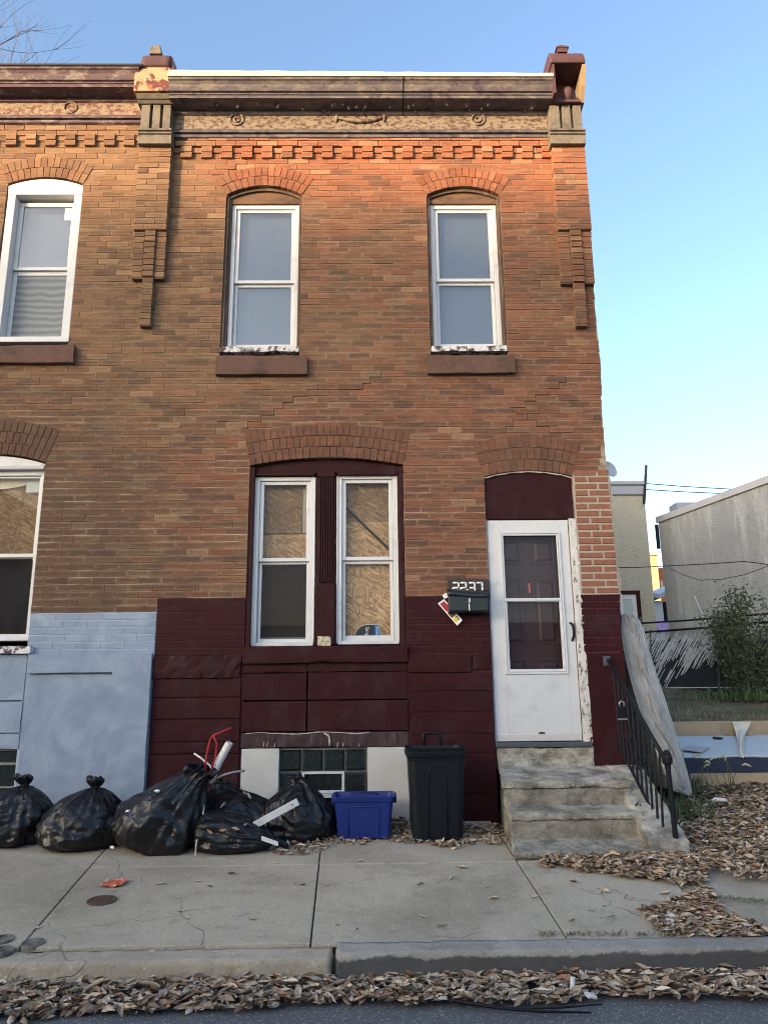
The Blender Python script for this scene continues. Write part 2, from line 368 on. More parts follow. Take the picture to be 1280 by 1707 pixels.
M['riser'] = concrete('riser_concrete', (.25, .23, .185), (.43, .40, .33), (.20, .18, .14), sc=5, dark_v=True)
def asphalt():
    t = NT('asphalt'); c = t.mix(t.noise(130, 3, .7), (.060, .064, .070), (.155, .162, .17))
    v = t.n('ShaderNodeTexVoronoi'); v.inputs['Scale'].default_value = 140; t.l(t.pos, v.inputs['Vector'])
    c = t.mix(t.ramp(v.outputs['Color'], [(.74, 0.0), (.86, .8)]), c, (.36, .36, .36))
    t.bump(t.noise(180, 3, .7), .8, .008); return t.done(c, .85, .3)
M['asphalt'] = asphalt()
M['soil'] = plain('dark_soil', (.060, .048, .036), .95, .5, 12, .8, 30, .1, dist=.02)
M['lot'] = plain('lot_ground', (.12, .115, .07), .95, .45, 3, .8, 25, .1, dirt=(.20, .17, .12), dirt_t=(.45, .65), dist=.03, dscale=1.5)
def leafy(name, stops, rough=.75, trans=0.0, bumpy=True):
    t = NT(name); r = t.rnd(); c = t.ramp(r, stops)
    c = t.mix(t.ramp(t.noise(45, 4, .65), [(.45, 0.0), (.75, .55)]), c, (.10, .065, .045))
    if trans: t.b.inputs['Transmission Weight'].default_value = 0
    return t.done(c, rough, .25)
M['leaf'] = leafy('dry_leaf', [(0, (.085, .052, .036)), (.10, (.36, .27, .18)), (.20, (.20, .13, .085)), (.32, (.52, .43, .31)), (.42, (.30, .22, .155)), (.54, (.62, .54, .42)), (.64, (.15, .09, .06)), (.76, (.46, .37, .27)), (.86, (.30, .155, .085)), (.94, (.66, .59, .48)), (1, (.55, .39, .20))])
M['green'] = leafy('green_leaf', [(0, (.045, .070, .035)), (.4, (.075, .12, .055)), (.75, (.11, .16, .075)), (1, (.17, .21, .10))], .55)
M['grass'] = leafy('lot_grass', [(0, (.09, .11, .05)), (.4, (.16, .165, .085)), (.75, (.25, .225, .13)), (1, (.34, .29, .19))])
M['weed'] = leafy('weed_green', [(0, (.04, .07, .03)), (.6, (.075, .12, .05)), (1, (.15, .18, .09))])
M['seed'] = plain('seed_head', (.42, .40, .26), .9, .3, 30)
M['bark'] = plain('bark', (.11, .09, .08), .9, .3, 20, .6, 40)
def osb(name, mul=1.0):
    t = NT(name); cs = []
    for i, (ang, sx, sz) in enumerate(((.3, 5, 38), (1.5, 5, 34), (2.4, 6, 42), (-.5, 5, 30))):
        mp = t.n('ShaderNodeMapping'); t.l(t.pos, mp.inputs[0]); mp.inputs['Rotation'].default_value = (0, ang, 0)
        mp2 = t.n('ShaderNodeMapping'); t.l(mp.outputs[0], mp2.inputs[0]); mp2.inputs['Scale'].default_value = (sx, 1, sz); mp2.inputs['Location'].default_value = (i*3.3, 0, i*1.7)
        v = t.n('ShaderNodeTexVoronoi'); v.inputs['Scale'].default_value = 2.1; t.l(mp2.outputs[0], v.inputs['Vector'])
        cs.append((t.ramp(v.outputs['Color'], [(0.0, tuple(mul*q for q in (.115, .066, .032))), (.35, tuple(mul*q for q in (.22, .135, .065))), (.7, tuple(mul*q for q in (.34, .225, .115))), (1.0, tuple(mul*q for q in (.50, .37, .21)))]), v.outputs['Color']))
    c = cs[0][0]
    for i in range(1, 4):
        k = t.ramp(t.noise(9, 3, .6, off=(i*5, 1, i*2)), [(.49, 0.0), (.51, 1.0)]); c = t.mix(k, c, cs[i][0])
    c = t.mix(t.ramp(t.noise(1.6, 4, .6, off=(2, 2, 9)), [(.4, 0.0), (.75, .6)]), c, tuple(mul*q for q in (.10, .06, .035)))
    return t.done(c, .75, .25)
M['osb'] = osb('strand_board', 1.5); M['osb_dark'] = osb('strand_board_aged', .85)
def glass(name, ior=1.5, tint=(1, 1, 1), haze=None, rough=.02, wob=.015):
    t = NT(name); t.t.nodes.remove(t.b)
    tr = t.n('ShaderNodeBsdfTransparent'); tr.inputs[0].default_value = (*tint, 1)
    gl = t.n('ShaderNodeBsdfGlossy'); gl.inputs['Roughness'].default_value = rough; gl.inputs['Color'].default_value = (.95, .97, 1, 1)
    wv = t.n('ShaderNodeBump'); wv.inputs['Strength'].default_value = wob; wv.inputs['Distance'].default_value = .05; t.l(t.noise(1.7, 2), wv.inputs['Height']); t.l(wv.outputs[0], gl.inputs['Normal'])
    f0 = ((ior-1)/(ior+1))**2; lw = t.n('ShaderNodeLayerWeight'); lw.inputs[0].default_value = .5
    fac = t.math('ADD', f0, t.math('MULTIPLY', t.math('POWER', lw.outputs['Facing'], 5.0), 1-f0))
    mx = t.n('ShaderNodeMixShader'); t.l(fac, mx.inputs[0]); t.l(tr.outputs[0], mx.inputs[1]); t.l(gl.outputs[0], mx.inputs[2])
    o = mx.outputs[0]
    if haze:
        df = t.n('ShaderNodeBsdfDiffuse'); df.inputs[0].default_value = (*haze[0], 1); m2 = t.n('ShaderNodeMixShader')
        f = t.math('MULTIPLY', t.ramp(t.noise(3.5, 6, .65), [(.3, .25), (.75, 1.0)]), haze[1]); t.l(f, m2.inputs[0]); t.l(o, m2.inputs[1]); t.l(df.outputs[0], m2.inputs[2]); o = m2.outputs[0]
    t.l(o, t.out.inputs[0]); return t.m
M['glass_up'] = glass('upper_window_glass', 1.82, (.85, .88, .9), ((.35, .38, .4), .10), wob=0.0)
M['glass'] = glass('window_glass', 1.16, (.95, .95, .95), ((.45, .45, .43), .035), wob=.01)
M['glass_door'] = glass('door_glass', 1.22, (.9, .9, .9), ((.3, .3, .32), .02), wob=.01)
M['blind'] = plain('grey_blind', (.13, .15, .17), .9, .05, 2, 0)
M['sash_inner'] = plain('grey_sash', (.42, .43, .44), .5, .1)
M['inner_door'] = plain('maroon_inner_door', (.040, .012, .015), .4, .2, 4, .05, 30, .4)
M['block_glass'] = plain('glass_block', (.014, .018, .018), .15, .5, 18, .25, 14, .6, dist=.02)
M['block_joint'] = plain('glass_block_joint', (.30, .31, .29), .6, .2, 20)
M['stucco_white'] = plain('white_basement_paint', (.50, .50, .475), .85, .1, 4, .4, 50, .2, dirt=(.40, .38, .34), dirt_t=(.5, .8), dscale=3)
M['drip'] = plain('white_paint_drip', (.40, .38, .34), .6, .2, 20)
M['lintel'] = peel('lintel_stained', (.038, .018, .022), (.10, .07, .07), .6, 5, .5, .1, stretch=(3, 1, .5))
M['iron'] = plain('black_iron', (.008, .008, .011), .55, .3, 30, .3, 60, .2)
def bagmat():
    t = NT('black_bag_plastic'); c = t.mix(t.noise(6, 4), (.003, .0033, .0045), (.007, .0075, .0095))
    rid = lambda f: t.math('SUBTRACT', 1.0, t.math('ABSOLUTE', t.math('MULTIPLY', t.math('SUBTRACT', f, .5), 4.0)))
    h = t.math('ADD', rid(t.noise(4.2, 2, .45, stretch=(1, 1, .55), dist=1.0)), t.math('MULTIPLY', rid(t.noise(11, 2, .5, dist=.8, off=(3, 1, 2))), .25))
    t.bump(h, .45, .030)
    return t.done(c, t.mapr(t.noise(5, 3), .3, .7, .32, .46), .45)
M['bag'] = bagmat()
M['bin_blue'] = plain('blue_bin_plastic', (.008, .022, .155), .42, .12, 5, .08, 30, .4, dirt=(.015, .03, .12), dirt_t=(.5, .8))
M['can'] = plain('dark_can_plastic', (.0055, .0085, .0115), .5, .3, 5, .15, 40, .2)
M['white_plastic'] = plain('white_plastic', (.68, .67, .63), .5, .12, 12, .1, 30)
M['red'] = plain('red_wire', (.40, .02, .03), .45, .2, 10)
M['paper'] = plain('white_paper', (.74, .74, .72), .8, .08, 8, 0)
M['scrap'] = plain('grubby_paper', (.52, .53, .52), .85, .3, 30, .3, 60)
M['mail'] = plain('mailbox_metal', (.012, .017, .022), .4, .3, 12, .15, 50, .5)
M['steel'] = plain('worn_steel', (.45, .45, .45), .35, .3, 20, .1, 40, .5, .8)
M['lumber'] = NT('new_lumber')
def lumber():
    t = M['lumber']; g = t.noise(4, 6, .6, stretch=(.5, 8, 9), dist=1.6)
    c = t.mix(g, (.30, .215, .135), (.50, .40, .27)); c = t.mix(t.ramp(t.noise(5, 4), [(.55, 0), (.75, .6)]), c, (.26, .20, .14)); t.bump(g, .2, .004); return t.done(c, .8, .2)
M['lumber'] = lumber()
M['fabric'] = plain('grey_mattress_fabric', (.35, .36, .36), .85, .12, 5, .3, 90, .2, dirt=(.22, .22, .21), dirt_t=(.5, .8))
M['ticking'] = plain('pale_blue_ticking', (.43, .48, .51), .85, .1, 4, .2, 60, dirt=(.36, .40, .45), dirt_t=(.5, .8))
def mesh_side():
    t = NT('dark_mesh_side'); ch = t.n('ShaderNodeTexChecker'); ch.inputs['Scale'].default_value = 55; t.l(t.pos, ch.inputs[0]); ch.inputs[1].default_value = (.012, .016, .035, 1); ch.inputs[2].default_value = (.045, .055, .09, 1)
    return t.done(ch.outputs[0], .7, .3)
M['mesh_side'] = mesh_side()
M['rag'] = plain('cream_rag', (.60, .57, .48), .95, .12, 9, .4, 60)
M['galv'] = plain('galvanised', (.10, .11, .12), .5, .3, 20, 0, metal=.6)
M['slat'] = plain('white_fence_slat', (.72, .73, .74), .5, .25, 6, 0, dirt=(.35, .36, .37), dirt_t=(.5, .7), dscale=5)
def stucco(name, a, b, streak, brd=0.0):
    t = NT(name); c = t.mix(t.noise(.5, 6, .65), a, b)
    c = t.mix(t.ramp(t.noise(2.6, 8, .75, stretch=(1, 1, .16)), [(.5, 0.0), (.64, .75)]), c, streak)
    c = t.mix(t.ramp(t.noise(9, 8, .8, stretch=(1, 1, .6), off=(3, 3, 3)), [(.54, 0.0), (.62, .5)]), c, tuple(q*.72 for q in a))
    t.bump(t.math('ADD', t.noise(8, 7, .7), t.noise(30, 4)), .7, .06); return t.done(c, .95, .1)
M['stucco_cream'] = stucco('cream_stucco', (.42, .39, .30), (.52, .48, .38), (.46, .43, .35))
M['stucco_grey'] = stucco('grey_stucco', (.40, .40, .375), (.54, .52, .475), (.72, .70, .64))
M['grey_trim'] = plain('grey_trim', (.30, .32, .36), .6, .15, 4)
M['yellow_far'] = plain('yellow_brick_far', (.62, .45, .22), .9, .15, 3)
M['red_far'] = plain('red_brick_far', (.34, .13, .08), .9, .25, 6)
M['wire'] = plain('cable', (.03, .03, .035), .6, .2, 5, 0)
M['cover_dark'] = plain('worn_cap', (.17, .155, .13), .7, .5, 20, .4, 60, dirt=(.04, .036, .03), dirt_t=(.45, .6), dscale=12)
M['rust'] = plain('rusty_iron_cover', (.085, .055, .042), .8, .4, 30, .5, 60)
M['black_tape'] = plain('black_numberboard', (.045, .034, .03), .7, .4, 25, .3, 60, stretch=(.3, 1, 1))
M['orange_wrap'] = peel('orange_wrapper', (.55, .12, .05), (.65, .63, .6), .56, 22, .5, .02)
M['purple'] = peel('purple_paint', (.33, .18, .62), (.50, .42, .70), .5, 6, .8, .05)
M['black_sign'] = plain('black_sign', (.014, .020, .028), .4, .2, 8, 0); M['blue_sign'] = plain('blue_sign', (.03, .16, .45), .4, .1, 8, 0); M['cream_line'] = plain('sign_border', (.55, .52, .45), .6, .1, 8, 0)
M['yellow_print'] = plain('yellow_print', (.65, .48, .06), .6, .1, 8, 0); M['red_print'] = plain('red_print', (.42, .03, .035), .6, .1, 8, 0); M['brown_print'] = plain('brown_print', (.16, .07, .04), .6, .4, 60, 0)
M['screen'] = None
def screen():
    t = NT('insect_screen'); x, y, z = t.xyz()
    wv = t.n('ShaderNodeTexWave', wave_type='BANDS', bands_direction='Z'); wv.inputs['Scale'].default_value = 4.2; wv.inputs['Distortion'].default_value = 5; wv.inputs['Detail'].default_value = 1.5; wv.inputs['Detail Scale'].default_value = .8; t.l(t.pos, wv.inputs[0])
    return t.done(t.mix(wv.outputs['Fac'], (.11, .13, .145), (.19, .215, .235)), .5, .3)
M['screen'] = screen()
M['dish'] = plain('satellite_dish', (.60, .62, .65), .5, .08, 4)
M['lamp_tan'] = plain('tan_cheek', (.26, .20, .12), .7, .3, 8)

# ================================================================== THE SETTING
YK = G(900, 1567).y                     # back of the kerb
YJ = G(430, 1442).y                     # lengthwise pavement joint
def gz(x, y):
    if y < YK-.09: return -.04
    if y <= 0: b = SW0+SWS*y-.05
    else: b = interp([(0, .34), (.5, .46), (.95, .57), (2.5, .86), (9.5, 1.68), (16, 1.9), (60, 2.2), (200, 2.2)], y)
    if y > 0: b += .05*noise.noise(Vector((x*.8, y*.8, 3)))+.02*noise.noise(Vector((x*3, y*3, 1)))
    elif x > 2.5: b += .012*noise.noise(Vector((x*2, y*2, 3)))
    return b
xs = [-160, -80, -40, -20, -10, -5, 0, 2.0]+[2.3+.2*i for i in range(60)]+[16, 20, 30, 50, 90, 160]
ys = [-60, -30, -20, -14, -10, -6, YK-.10, YK-.08]+[YK+.0+.2*i for i in range(int((14-YK)/.2))]+[15, 18, 25, 40, 70, 120, 200]
mb = MB(); mb.grid([[(x, y, gz(x, y)) for x in xs] for y in ys])
struct(obj('ground', mb, M['lot'], smooth=True))
mb = MB(); rx = [-60, -20, -8]+[-5+.25*i for i in range(41)]+[8, 20, 60]; ry = [-10.2, -8, -6, -5, -4]+[-3.8+.1*i for i in range(int((YK-.05+3.8)/.1)+1)]
mb.grid([[(x, y, .004*noise.noise(Vector((x*2, y*2, 0)))) for x in rx] for y in ry])
struct(obj('road', mb, M['asphalt'], smooth=True))
mb = MB().hexa([(x, y, SW0+SWS*y+dz) for x in (-9, 9) for y in (YK-.01, .3) for dz in (-.2, -.022)])
walk = struct(obj('sidewalk', mb, M['soil']))
def lineat(a, b):
    A, B = G(*a), G(*b)
    return lambda y: A.x+(B.x-A.x)*(y-A.y)/(B.y-A.y)
LN = [lambda y: -7.2, lambda y: -4.9+.1*y, lineat((165, 1428), (40, 1572)), lineat((533, 1430), (518, 1570)), lineat((868, 1445), (935, 1548)), lineat((1128, 1470), (1190, 1555)), lambda y: 4.9-.2*y, lambda y: 8]
gap = .009
for i in range(len(LN)-1):
    for (ya, yb) in ((YK+.006, YJ-gap/2), (YJ+gap/2, .25)):
        if i >= 4 and yb > 0: yb = -.25
        if i == 5: ya, yb = (YK+.10, YJ-.05) if ya < YJ-.01 else (YJ+.0, -.55)
        xl, xr = LN[i], LN[i+1]; t = random.uniform(-.004, .004)
        if i == 5: t -= .012
        P = [(X(y)+s*gap/2*(2 if i == 5 else 1), y, SW0+SWS*y+t+dz) for X, s in ((xl, 1), (xr, -1)) for y in (ya, yb) for dz in (-.09, 0)]
        obj('paving_slab', MB().hexa(P), M['pavement'], walk, bevel=.006)
xk = G(557, 1578).x; KW = .17
def kerb(x0, x1, dz, seed, n):
    zt = SW0+SWS*YK+dz
    return rough_hexa([(x, y, z) for x in (x0, x1) for (y, zs) in ((YK-KW, (-.06, zt-.008)), (YK, (-.06, zt))) for z in zs], n*2, 6, 6, .008, .014, seed, 9, 2.2)
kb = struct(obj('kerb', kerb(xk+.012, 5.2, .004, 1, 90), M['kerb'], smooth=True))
kb2 = struct(obj('kerb', kerb(-5.2, xk-.008, -.018, 4, 90), M['pavement'], smooth=True))
# the far side of the street, behind the camera: unseen garages, kept low to leave the sky open
OPY = -11.6
mb = MB(); mb.box(-45, 30, OPY-7, OPY, 0, 3.1); mb.box(-45, 30, OPY-7, OPY+.08, 3.1, 3.25); struct(obj('opposite_garages', mb, M['red_far']))
mb = MB()
for k in range(-14, 9): mb.box(k*3.1, k*3.1+2.4, OPY, OPY+.05, .15, 2.4)
struct(obj('opposite_doors', mb, M['stucco_white']))
BLK_D, SHADE_Z = 42.0, 6.55
bx, by = -BLK_D*math.sin(SUN_AZ), -BLK_D*math.cos(SUN_AZ)
bt = SHADE_Z+BLK_D*math.tan(SUN_EL)
mb = MB(); mb.box(bx-11, bx+10, by-12, by, 0, bt); struct(obj('sun_blocker', mb, M['red_far']))  # unseen block, added and sized to keep the low sun off the lower wall
mb = MB().box(-60, 60, OPY-12, -10.2, -.1, .14); struct(obj('opposite_pavement', mb, M['pavement']))

# ================================================================== BRICKWORK
CH = .0679; ZC0 = 2.404                 # course height, a bed joint at the top of the maroon paint
JT = .007
def zc(k): return ZC0+k*CH
class Arch:
    def __init__(s, x0, x1, zs, zcrown, rings, t):
        s.x0, s.x1, s.zs = x0, x1, zs; s.xc = (x0+x1)/2; w2 = (x1-x0)/2; h = zcrown-zs
        s.R = (w2*w2+h*h)/(2*h); s.cz = zcrown-s.R; s.a0 = math.asin(w2/s.R); s.rings = rings; s.t = t; s.crown = zcrown
    def half(s, z):
        Ro = s.R+s.rings*s.t; d = z-s.cz
        if d >= Ro: return 0
        return min(math.sqrt(Ro*Ro-d*d), d*math.tan(s.a0))
    def inner(s, n=16):
        return [(s.xc+s.R*math.sin(a), s.cz+s.R*math.cos(a)) for a in [lerp(-s.a0, s.a0, i/n) for i in range(n+1)]]
    def build(s, parent, bw=.066):
        for r in range(s.rings):
            ri = s.R+r*s.t; n = max(5, round(2*s.a0*ri/bw)); off = 0
            for i in range(n):
                a, b = -s.a0+2*s.a0*i/n, -s.a0+2*s.a0*(i+1)/n; g = .0035/ri
                jj = lambda: random.uniform(-.002, .002); r0 = ri+.003+jj(); r1 = ri+s.t-.003+jj(); yf = -.0065+random.uniform(-.0015, .0015)
                P = [(s.xc+rr*math.sin(aa), y, s.cz+rr*math.cos(aa)) for aa in (a+g, b-g) for y in (yf, .11) for rr in (r0, r1)]
                obj('arch_brick', MB().hexa(P), M['arch'], parent)
def build_unit(seed):
    random.seed(seed); mb = MB()
    # rounded-edge brick: front face inset so that the arris catches light
    e = .03; ez = .055
    j = lambda a: random.uniform(-a, a)
    F = [(-.5+e*.3+j(.012), -.5+j(.02), -.5+ez+j(.055)), (.5-e*.3+j(.012), -.5+j(.02), -.5+ez+j(.055)), (.5-e*.3+j(.012), -.5+j(.02), .5-ez+j(.055)), (-.5+e*.3+j(.012), -.5+j(.02), .5-ez+j(.055))]
    B = [(-.5+j(.006), -.44, -.5+j(.02)), (.5+j(.006), -.44, -.5+j(.02)), (.5+j(.006), -.44, .5+j(.02)), (-.5+j(.006), -.44, .5+j(.02))]
    K = [(x, .5, z) for x, _, z in B]
    return F+B+K, [(0, 1, 2, 3)]+[(i, i+4, (i+1) % 4+4, (i+1) % 4) for i in range(4)]+[(i+4, i+8, (i+1) % 4+8, (i+1) % 4+4) for i in range(4)]
UNITS = [build_unit(s) for s in range(8)]       # eight slightly different bricks
random.seed(11)
unit_meshes = {}
def face_attr(me, loc):
    at = me.attributes.new('brick_face', 'FLOAT_VECTOR', 'POINT'); at.data.foreach_set('vector', [c for v in loc for c in v])
def unit_mesh(u, mat):
    if (u, mat) not in unit_meshes:
        mb = MB(); mb.add(*UNITS[u]); me = mb.mesh('brick', M[mat]); unit_meshes[(u, mat)] = me; face_attr(me, UNITS[u][0])
    return unit_meshes[(u, mat)]
def fill(intervals, k, ch=CH, z0=None, pitch=.2225, jt=JT, off=None, hj=None):
    hj = (jt*.7 if jt == JT else jt) if hj is None else hj
    """one course: list of (xa, xb, za, zb)"""
    za = zc(k) if z0 is None else z0; zb = za+ch; out = []
    o = (.5*pitch if k % 2 else 0)+.02*math.sin(k*1.7) if off is None else off
    for a, b in intervals:
        if b-a < .025: continue
        cuts = [a]; n = math.floor((a-o)/pitch)+1
        while o+n*pitch < b-.03:
            c = o+n*pitch+random.uniform(-.008, .008)
            if c > cuts[-1]+.05: cuts.append(c)
            n += 1
        cuts.append(b)
        if len(cuts) > 2 and cuts[-1]-cuts[-2] < .045: cuts.pop(-2)
        for c, d in zip(cuts, cuts[1:]): out.append((c+(hj/2 if c != a else .001), d-(hj/2 if d != b else .001), za+jt/2, zb-jt/2))
    return out
def subtract(iv, block):
    for c, d in block:
        nv = []
        for a, b in iv:
            if d <= a or c >= b: nv.append((a, b)); continue
            if c > a: nv.append((a, c))
            if d < b: nv.append((d, b))
        iv = nv
    return iv
def lay(bricks, parent, cap=300):
    """bricks: (xa,xb,za,zb,yf,depth,mat); nearest ones single objects, the rest one stuff part"""
    bricks = [b for b in bricks if b[1]-b[0] > .012]
    def vis(b):
        px, py = proj(((b[0]+b[1])/2, b[4], (b[2]+b[3])/2)); inside = -10 < px < 1290 and -10 < py < 1717
        d = (Vector(((b[0]+b[1])/2, b[4], (b[2]+b[3])/2))-CAM).length
        return (-(b[1]-b[0])*(b[3]-b[2])/d**2) if inside else 0
    bricks.sort(key=vis)
    for xa, xb, za, zb, yf, dp, mat in bricks[:cap]:
        o = bpy.data.objects.new('brick', unit_mesh(random.randrange(8), mat)); link(o, parent)
        o.location = ((xa+xb)/2, yf+dp/2, (za+zb)/2); o.scale = (xb-xa, dp, zb-za)
    mb = MB(); mats = ['brick', 'maroon', 'blue', 'pier_brick']; loc = []
    for xa, xb, za, zb, yf, dp, mat in bricks[cap:]:
        V, F = UNITS[random.randrange(8)]; loc += V
        mb.add([((xa+xb)/2+x*(xb-xa), yf+dp/2+y*dp, (za+zb)/2+z*(zb-za)) for x, y, z in V], F, mats.index(mat))
    if mb.f: face_attr(obj('brickwork', mb, [M[m] for m in mats], parent, kind='stuff').data, loc)

# openings of the front wall (measured)
A_UL = Arch(-1.556, -.742, 6.767, 6.882, 2, .120)
A_UR = Arch(.607, 1.402, 6.766, 6.870, 2, .120)
A_LW = Arch(-1.208, .304, 3.705, 3.785, 3, .116)
A_DR = Arch(1.102, 1.972, 3.575, 3.638, 3, .121)
A_NU = Arch(-3.918, -3.105, 6.905, 6.990, 2, .125)
A_NL = Arch(-4.30, -3.222, 3.755, 3.845, 3, .118)
OPEN = [(A_UL, 4.69), (A_UR, 4.69), (A_LW, .30), (A_DR, .30), (A_NU, 4.80), (A_NL, .30)]
EDGE = [(.3, 2.34), (1.03, 2.345), (1.785, 2.345), (2.43, 2.35), (3.05, 2.343), (3.62, 2.335), (3.66, 2.25), (3.75, 2.25), (3.90, 2.30), (4.17, 2.317), (4.82, 2.345), (5.36, 2.335), (6.28, 2.36), (7.0, 2.365), (9, 2.365)]
XB = -2.04                              # line between the two houses
main_b, nb_b = [], []
course_cuts = {}
for k in range(-8, 77):
    z0, z1 = zc(k), zc(k+1); zm = (z0+z1)/2
    if z0 > 7.46: break
    block = []
    for A, zb in OPEN:
        if zb < zm < A.zs: block.append((A.x0, A.x1))
        elif zm >= A.zs-.01:
            h = min(A.half(z0), A.half(z1)-.0)
            if h > 0: block.append((A.xc-h, A.xc+h))
    for sx0, sx1, sz0, sz1 in ((-1.583, -.652, 4.66, 4.862), (.563, 1.463, 4.66, 4.86), (-4.4, -3.008, 4.79, 4.98)):
        if sz0-.02 < zm < sz1: block.append((sx0+.02, sx1-.02))
    if 2.404-.001 < zm < 3.66: block.append((1.95, 3))           # rebuilt pier right of the door
    xr = interp(EDGE, zm)+random.uniform(-.012, .012)
    rows = []
    if zm < 2.404: rows = fill(subtract([(XB, xr)], block), k)
    else: rows = fill(subtract([(-4.7, xr)], block), k)
    if zm < 2.404:
        nz = z0
        rows += [r for r in fill(subtract([(-4.7, XB-.004)], block), k)]
    course_cuts[k] = sorted(r[1] for r in rows)
    for xa, xb, za, zb in rows:
        xm = (xa+xb)/2; yf = max(-.004, min(.003, random.gauss(0, .002)))
        if z0 > 7.36 and xm > XB: yf -= .035
        if z0 > 7.50 and xm < XB: yf -= .035
        if xm > XB:
            mat = 'maroon' if zm < 2.404 else 'brick'
            if zm < 1.86: continue
            if mat == 'maroon': yf = .0025+yf*.2
            main_b.append((xa, xb, za, zb, yf, .06, mat))
        else:
            mat = 'blue' if zm < 2.28 else 'brick'
            if zm < 1.87: continue
            if mat == 'blue': yf = .0025+yf*.2
            nb_b.append((xa, xb, za, zb, yf, .06, mat))
# neighbour: two more courses under its higher cornice
for k in range(75, 79):
    for xa, xb, za, zb in fill([(-4.7, XB-.1)], k): nb_b.append((xa, xb, za, zb, -.03, .09, 'brick')) if za > 7.46 and za < 7.68 else None
# rebuilt pier with fat pale joints
z = 2.404; k = 0
while z < 3.60:
    ch = .069
    for xa, xb, za, zb in fill([(1.99, interp(EDGE, z+.03)-.004)], k, ch, z, .205, .015, off=.07+(.1 if k % 2 else 0)):
        main_b.append((xa+random.uniform(0, .006), xb-random.uniform(0, .008), za+random.uniform(0, .004), zb-random.uniform(0, .003), -.004+max(-.004, min(.003, random.gauss(0, .002))), .06, 'pier_brick'))
    z += ch; k += 1
# corbel table: a half-proud band and two-course dentils
def corbel(lst, x0, x1, zlow, period, first):
    h = CH+.002
    for xa, xb, za, zb in fill([(x0, x1)], 2, h, zlow+h, off=.05): lst.append((xa, xb, za, zb, -.016, .09, 'brick'))
    x = first
    while x < x1-.03:
        a, b = max(x, x0), min(x+period*.52, x1)
        if b-a > .03:
            lst.append((a, b, zlow+h+.002, zlow+2*h, -.040+random.gauss(0, .002), .1, 'brick')); lst.append((a-.004, b+.002, zlow+.004, zlow+h-.002, -.033+random.gauss(0, .002), .1, 'brick'))
        x += period
corbel(main_b, -2.15, 1.985, 7.215, .2195, -2.062)
corbel(nb_b, -4.7, -2.52, 7.372, .214, -4.62)
# pilasters hanging from the cornice: shaft, then three stepped fingers
def pilaster(lst, x0, x1, ztop, zf1, zf2, zf3, lean=0.0):
    n = round((ztop-zf1)/CH); k = 0
    wd = x1-x0
    for i in range(n):
        z = zf1+i*CH
        for xa, xb, za, zb in fill([(x0+lean*(z-zf1), x1+lean*(z-zf1))], i, CH, z, off=x0+(.0 if i % 2 else .11)): lst.append((xa, xb, za, zb, -.10+random.gauss(0, .002), .17, 'brick'))
    for i in range(1, round((zf1-zf3)/CH)+1):
        z = zf1-i*CH
        c0, c1 = x0+wd*.36, x0+wd*.64+.012
        lst.append((c0, c1, z+.004, z+CH-.004, (-.092 if z > zf2 else -.072), .17, 'brick'))
        if z > zf2-.01:
            lst.append((x0+.004, c0-.014, z+.004, z+CH-.004, -.066, .15, 'brick')); lst.append((c1+.014, x1-.004, z+.004, z+CH-.004, -.066, .15, 'brick'))
pilaster(nb_b, -2.497, -2.152, 7.33, 6.285, 5.73, 5.19)
pilaster(main_b, 1.985, 2.345, 7.33, 6.277, 5.66, 5.17)

def pil_back(parent, x0, x1, ztop, zf1, zf2, zf3):
    wd = x1-x0; c0, c1 = x0+wd*.36, x0+wd*.64+.012
    mb = MB().box(x0+.004, x1-.004, -.094, .02, zf1, ztop).box(x0+.008, x1-.008, -.058, .02, zf2, zf1-.001).box(c0+.003, c1-.003, -.065, .02, zf3, zf2-.001)
    obj('pilaster_core', mb, M['old_mortar'], parent)
def backing(name, x0, x1, z0, z1, holes, parent, yb=.30, mat='mortar'):
    """wall core: the rectangle minus rectangular openings"""
    xs_ = sorted({x0, x1}|{h[0] for h in holes if x0 < h[0] < x1}|{h[1] for h in holes if x0 < h[1] < x1}); zs_ = sorted({z0, z1}|{h[2] for h in holes}|{h[3] for h in holes}); mb = MB()
    for a, b in zip(xs_, xs_[1:]):
        run = None
        for c, d in zip(zs_, zs_[1:]):
            if any(h[0] <= (a+b)/2 <= h[1] and h[2] <= (c+d)/2 <= h[3] for h in holes):
                if run: mb.box(a, b, .006, yb, *run); run = None
            else: run = (c, d) if run is None else (run[0], d)
        if run: mb.box(a, b, .006, yb, *run)
    return obj(name, mb, M[mat], parent)
# ================================================================== THE BRICK HOUSE
H = thing('row_house', (.15, .0, .39), 'two storey brick row house with maroon painted base, white storm door and boarded windows', 'house')
holes = [(A.x0, A.x1, zb, A.crown) for A, zb in OPEN]
backing('wall', XB, 2.325, .2, 7.5, holes, H)
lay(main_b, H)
pil_back(H, 1.985, 2.345, 7.33, 6.277, 5.66, 5.17)
for A in (A_UL, A_UR, A_LW, A_DR): A.build(H)
mb = MB().box(2.10, 2.325, .30, 9.5, .2, 8.0).box(XB, XB+.1, .30, 9.5, .2, 8.0).box(XB+.1, 2.10, 9.3, 9.5, .2, 8.0)
obj('party_wall', mb, M['stucco_grey'], H)
obj('roof', MB().box(XB, 2.32, -.02, 9.5, 7.93, 8.01), M['roof'], H)
obj('floor_deck', MB().box(XB+.1, 2.1, .3, 9.3, 4.0, 4.25), M['dark'], H)
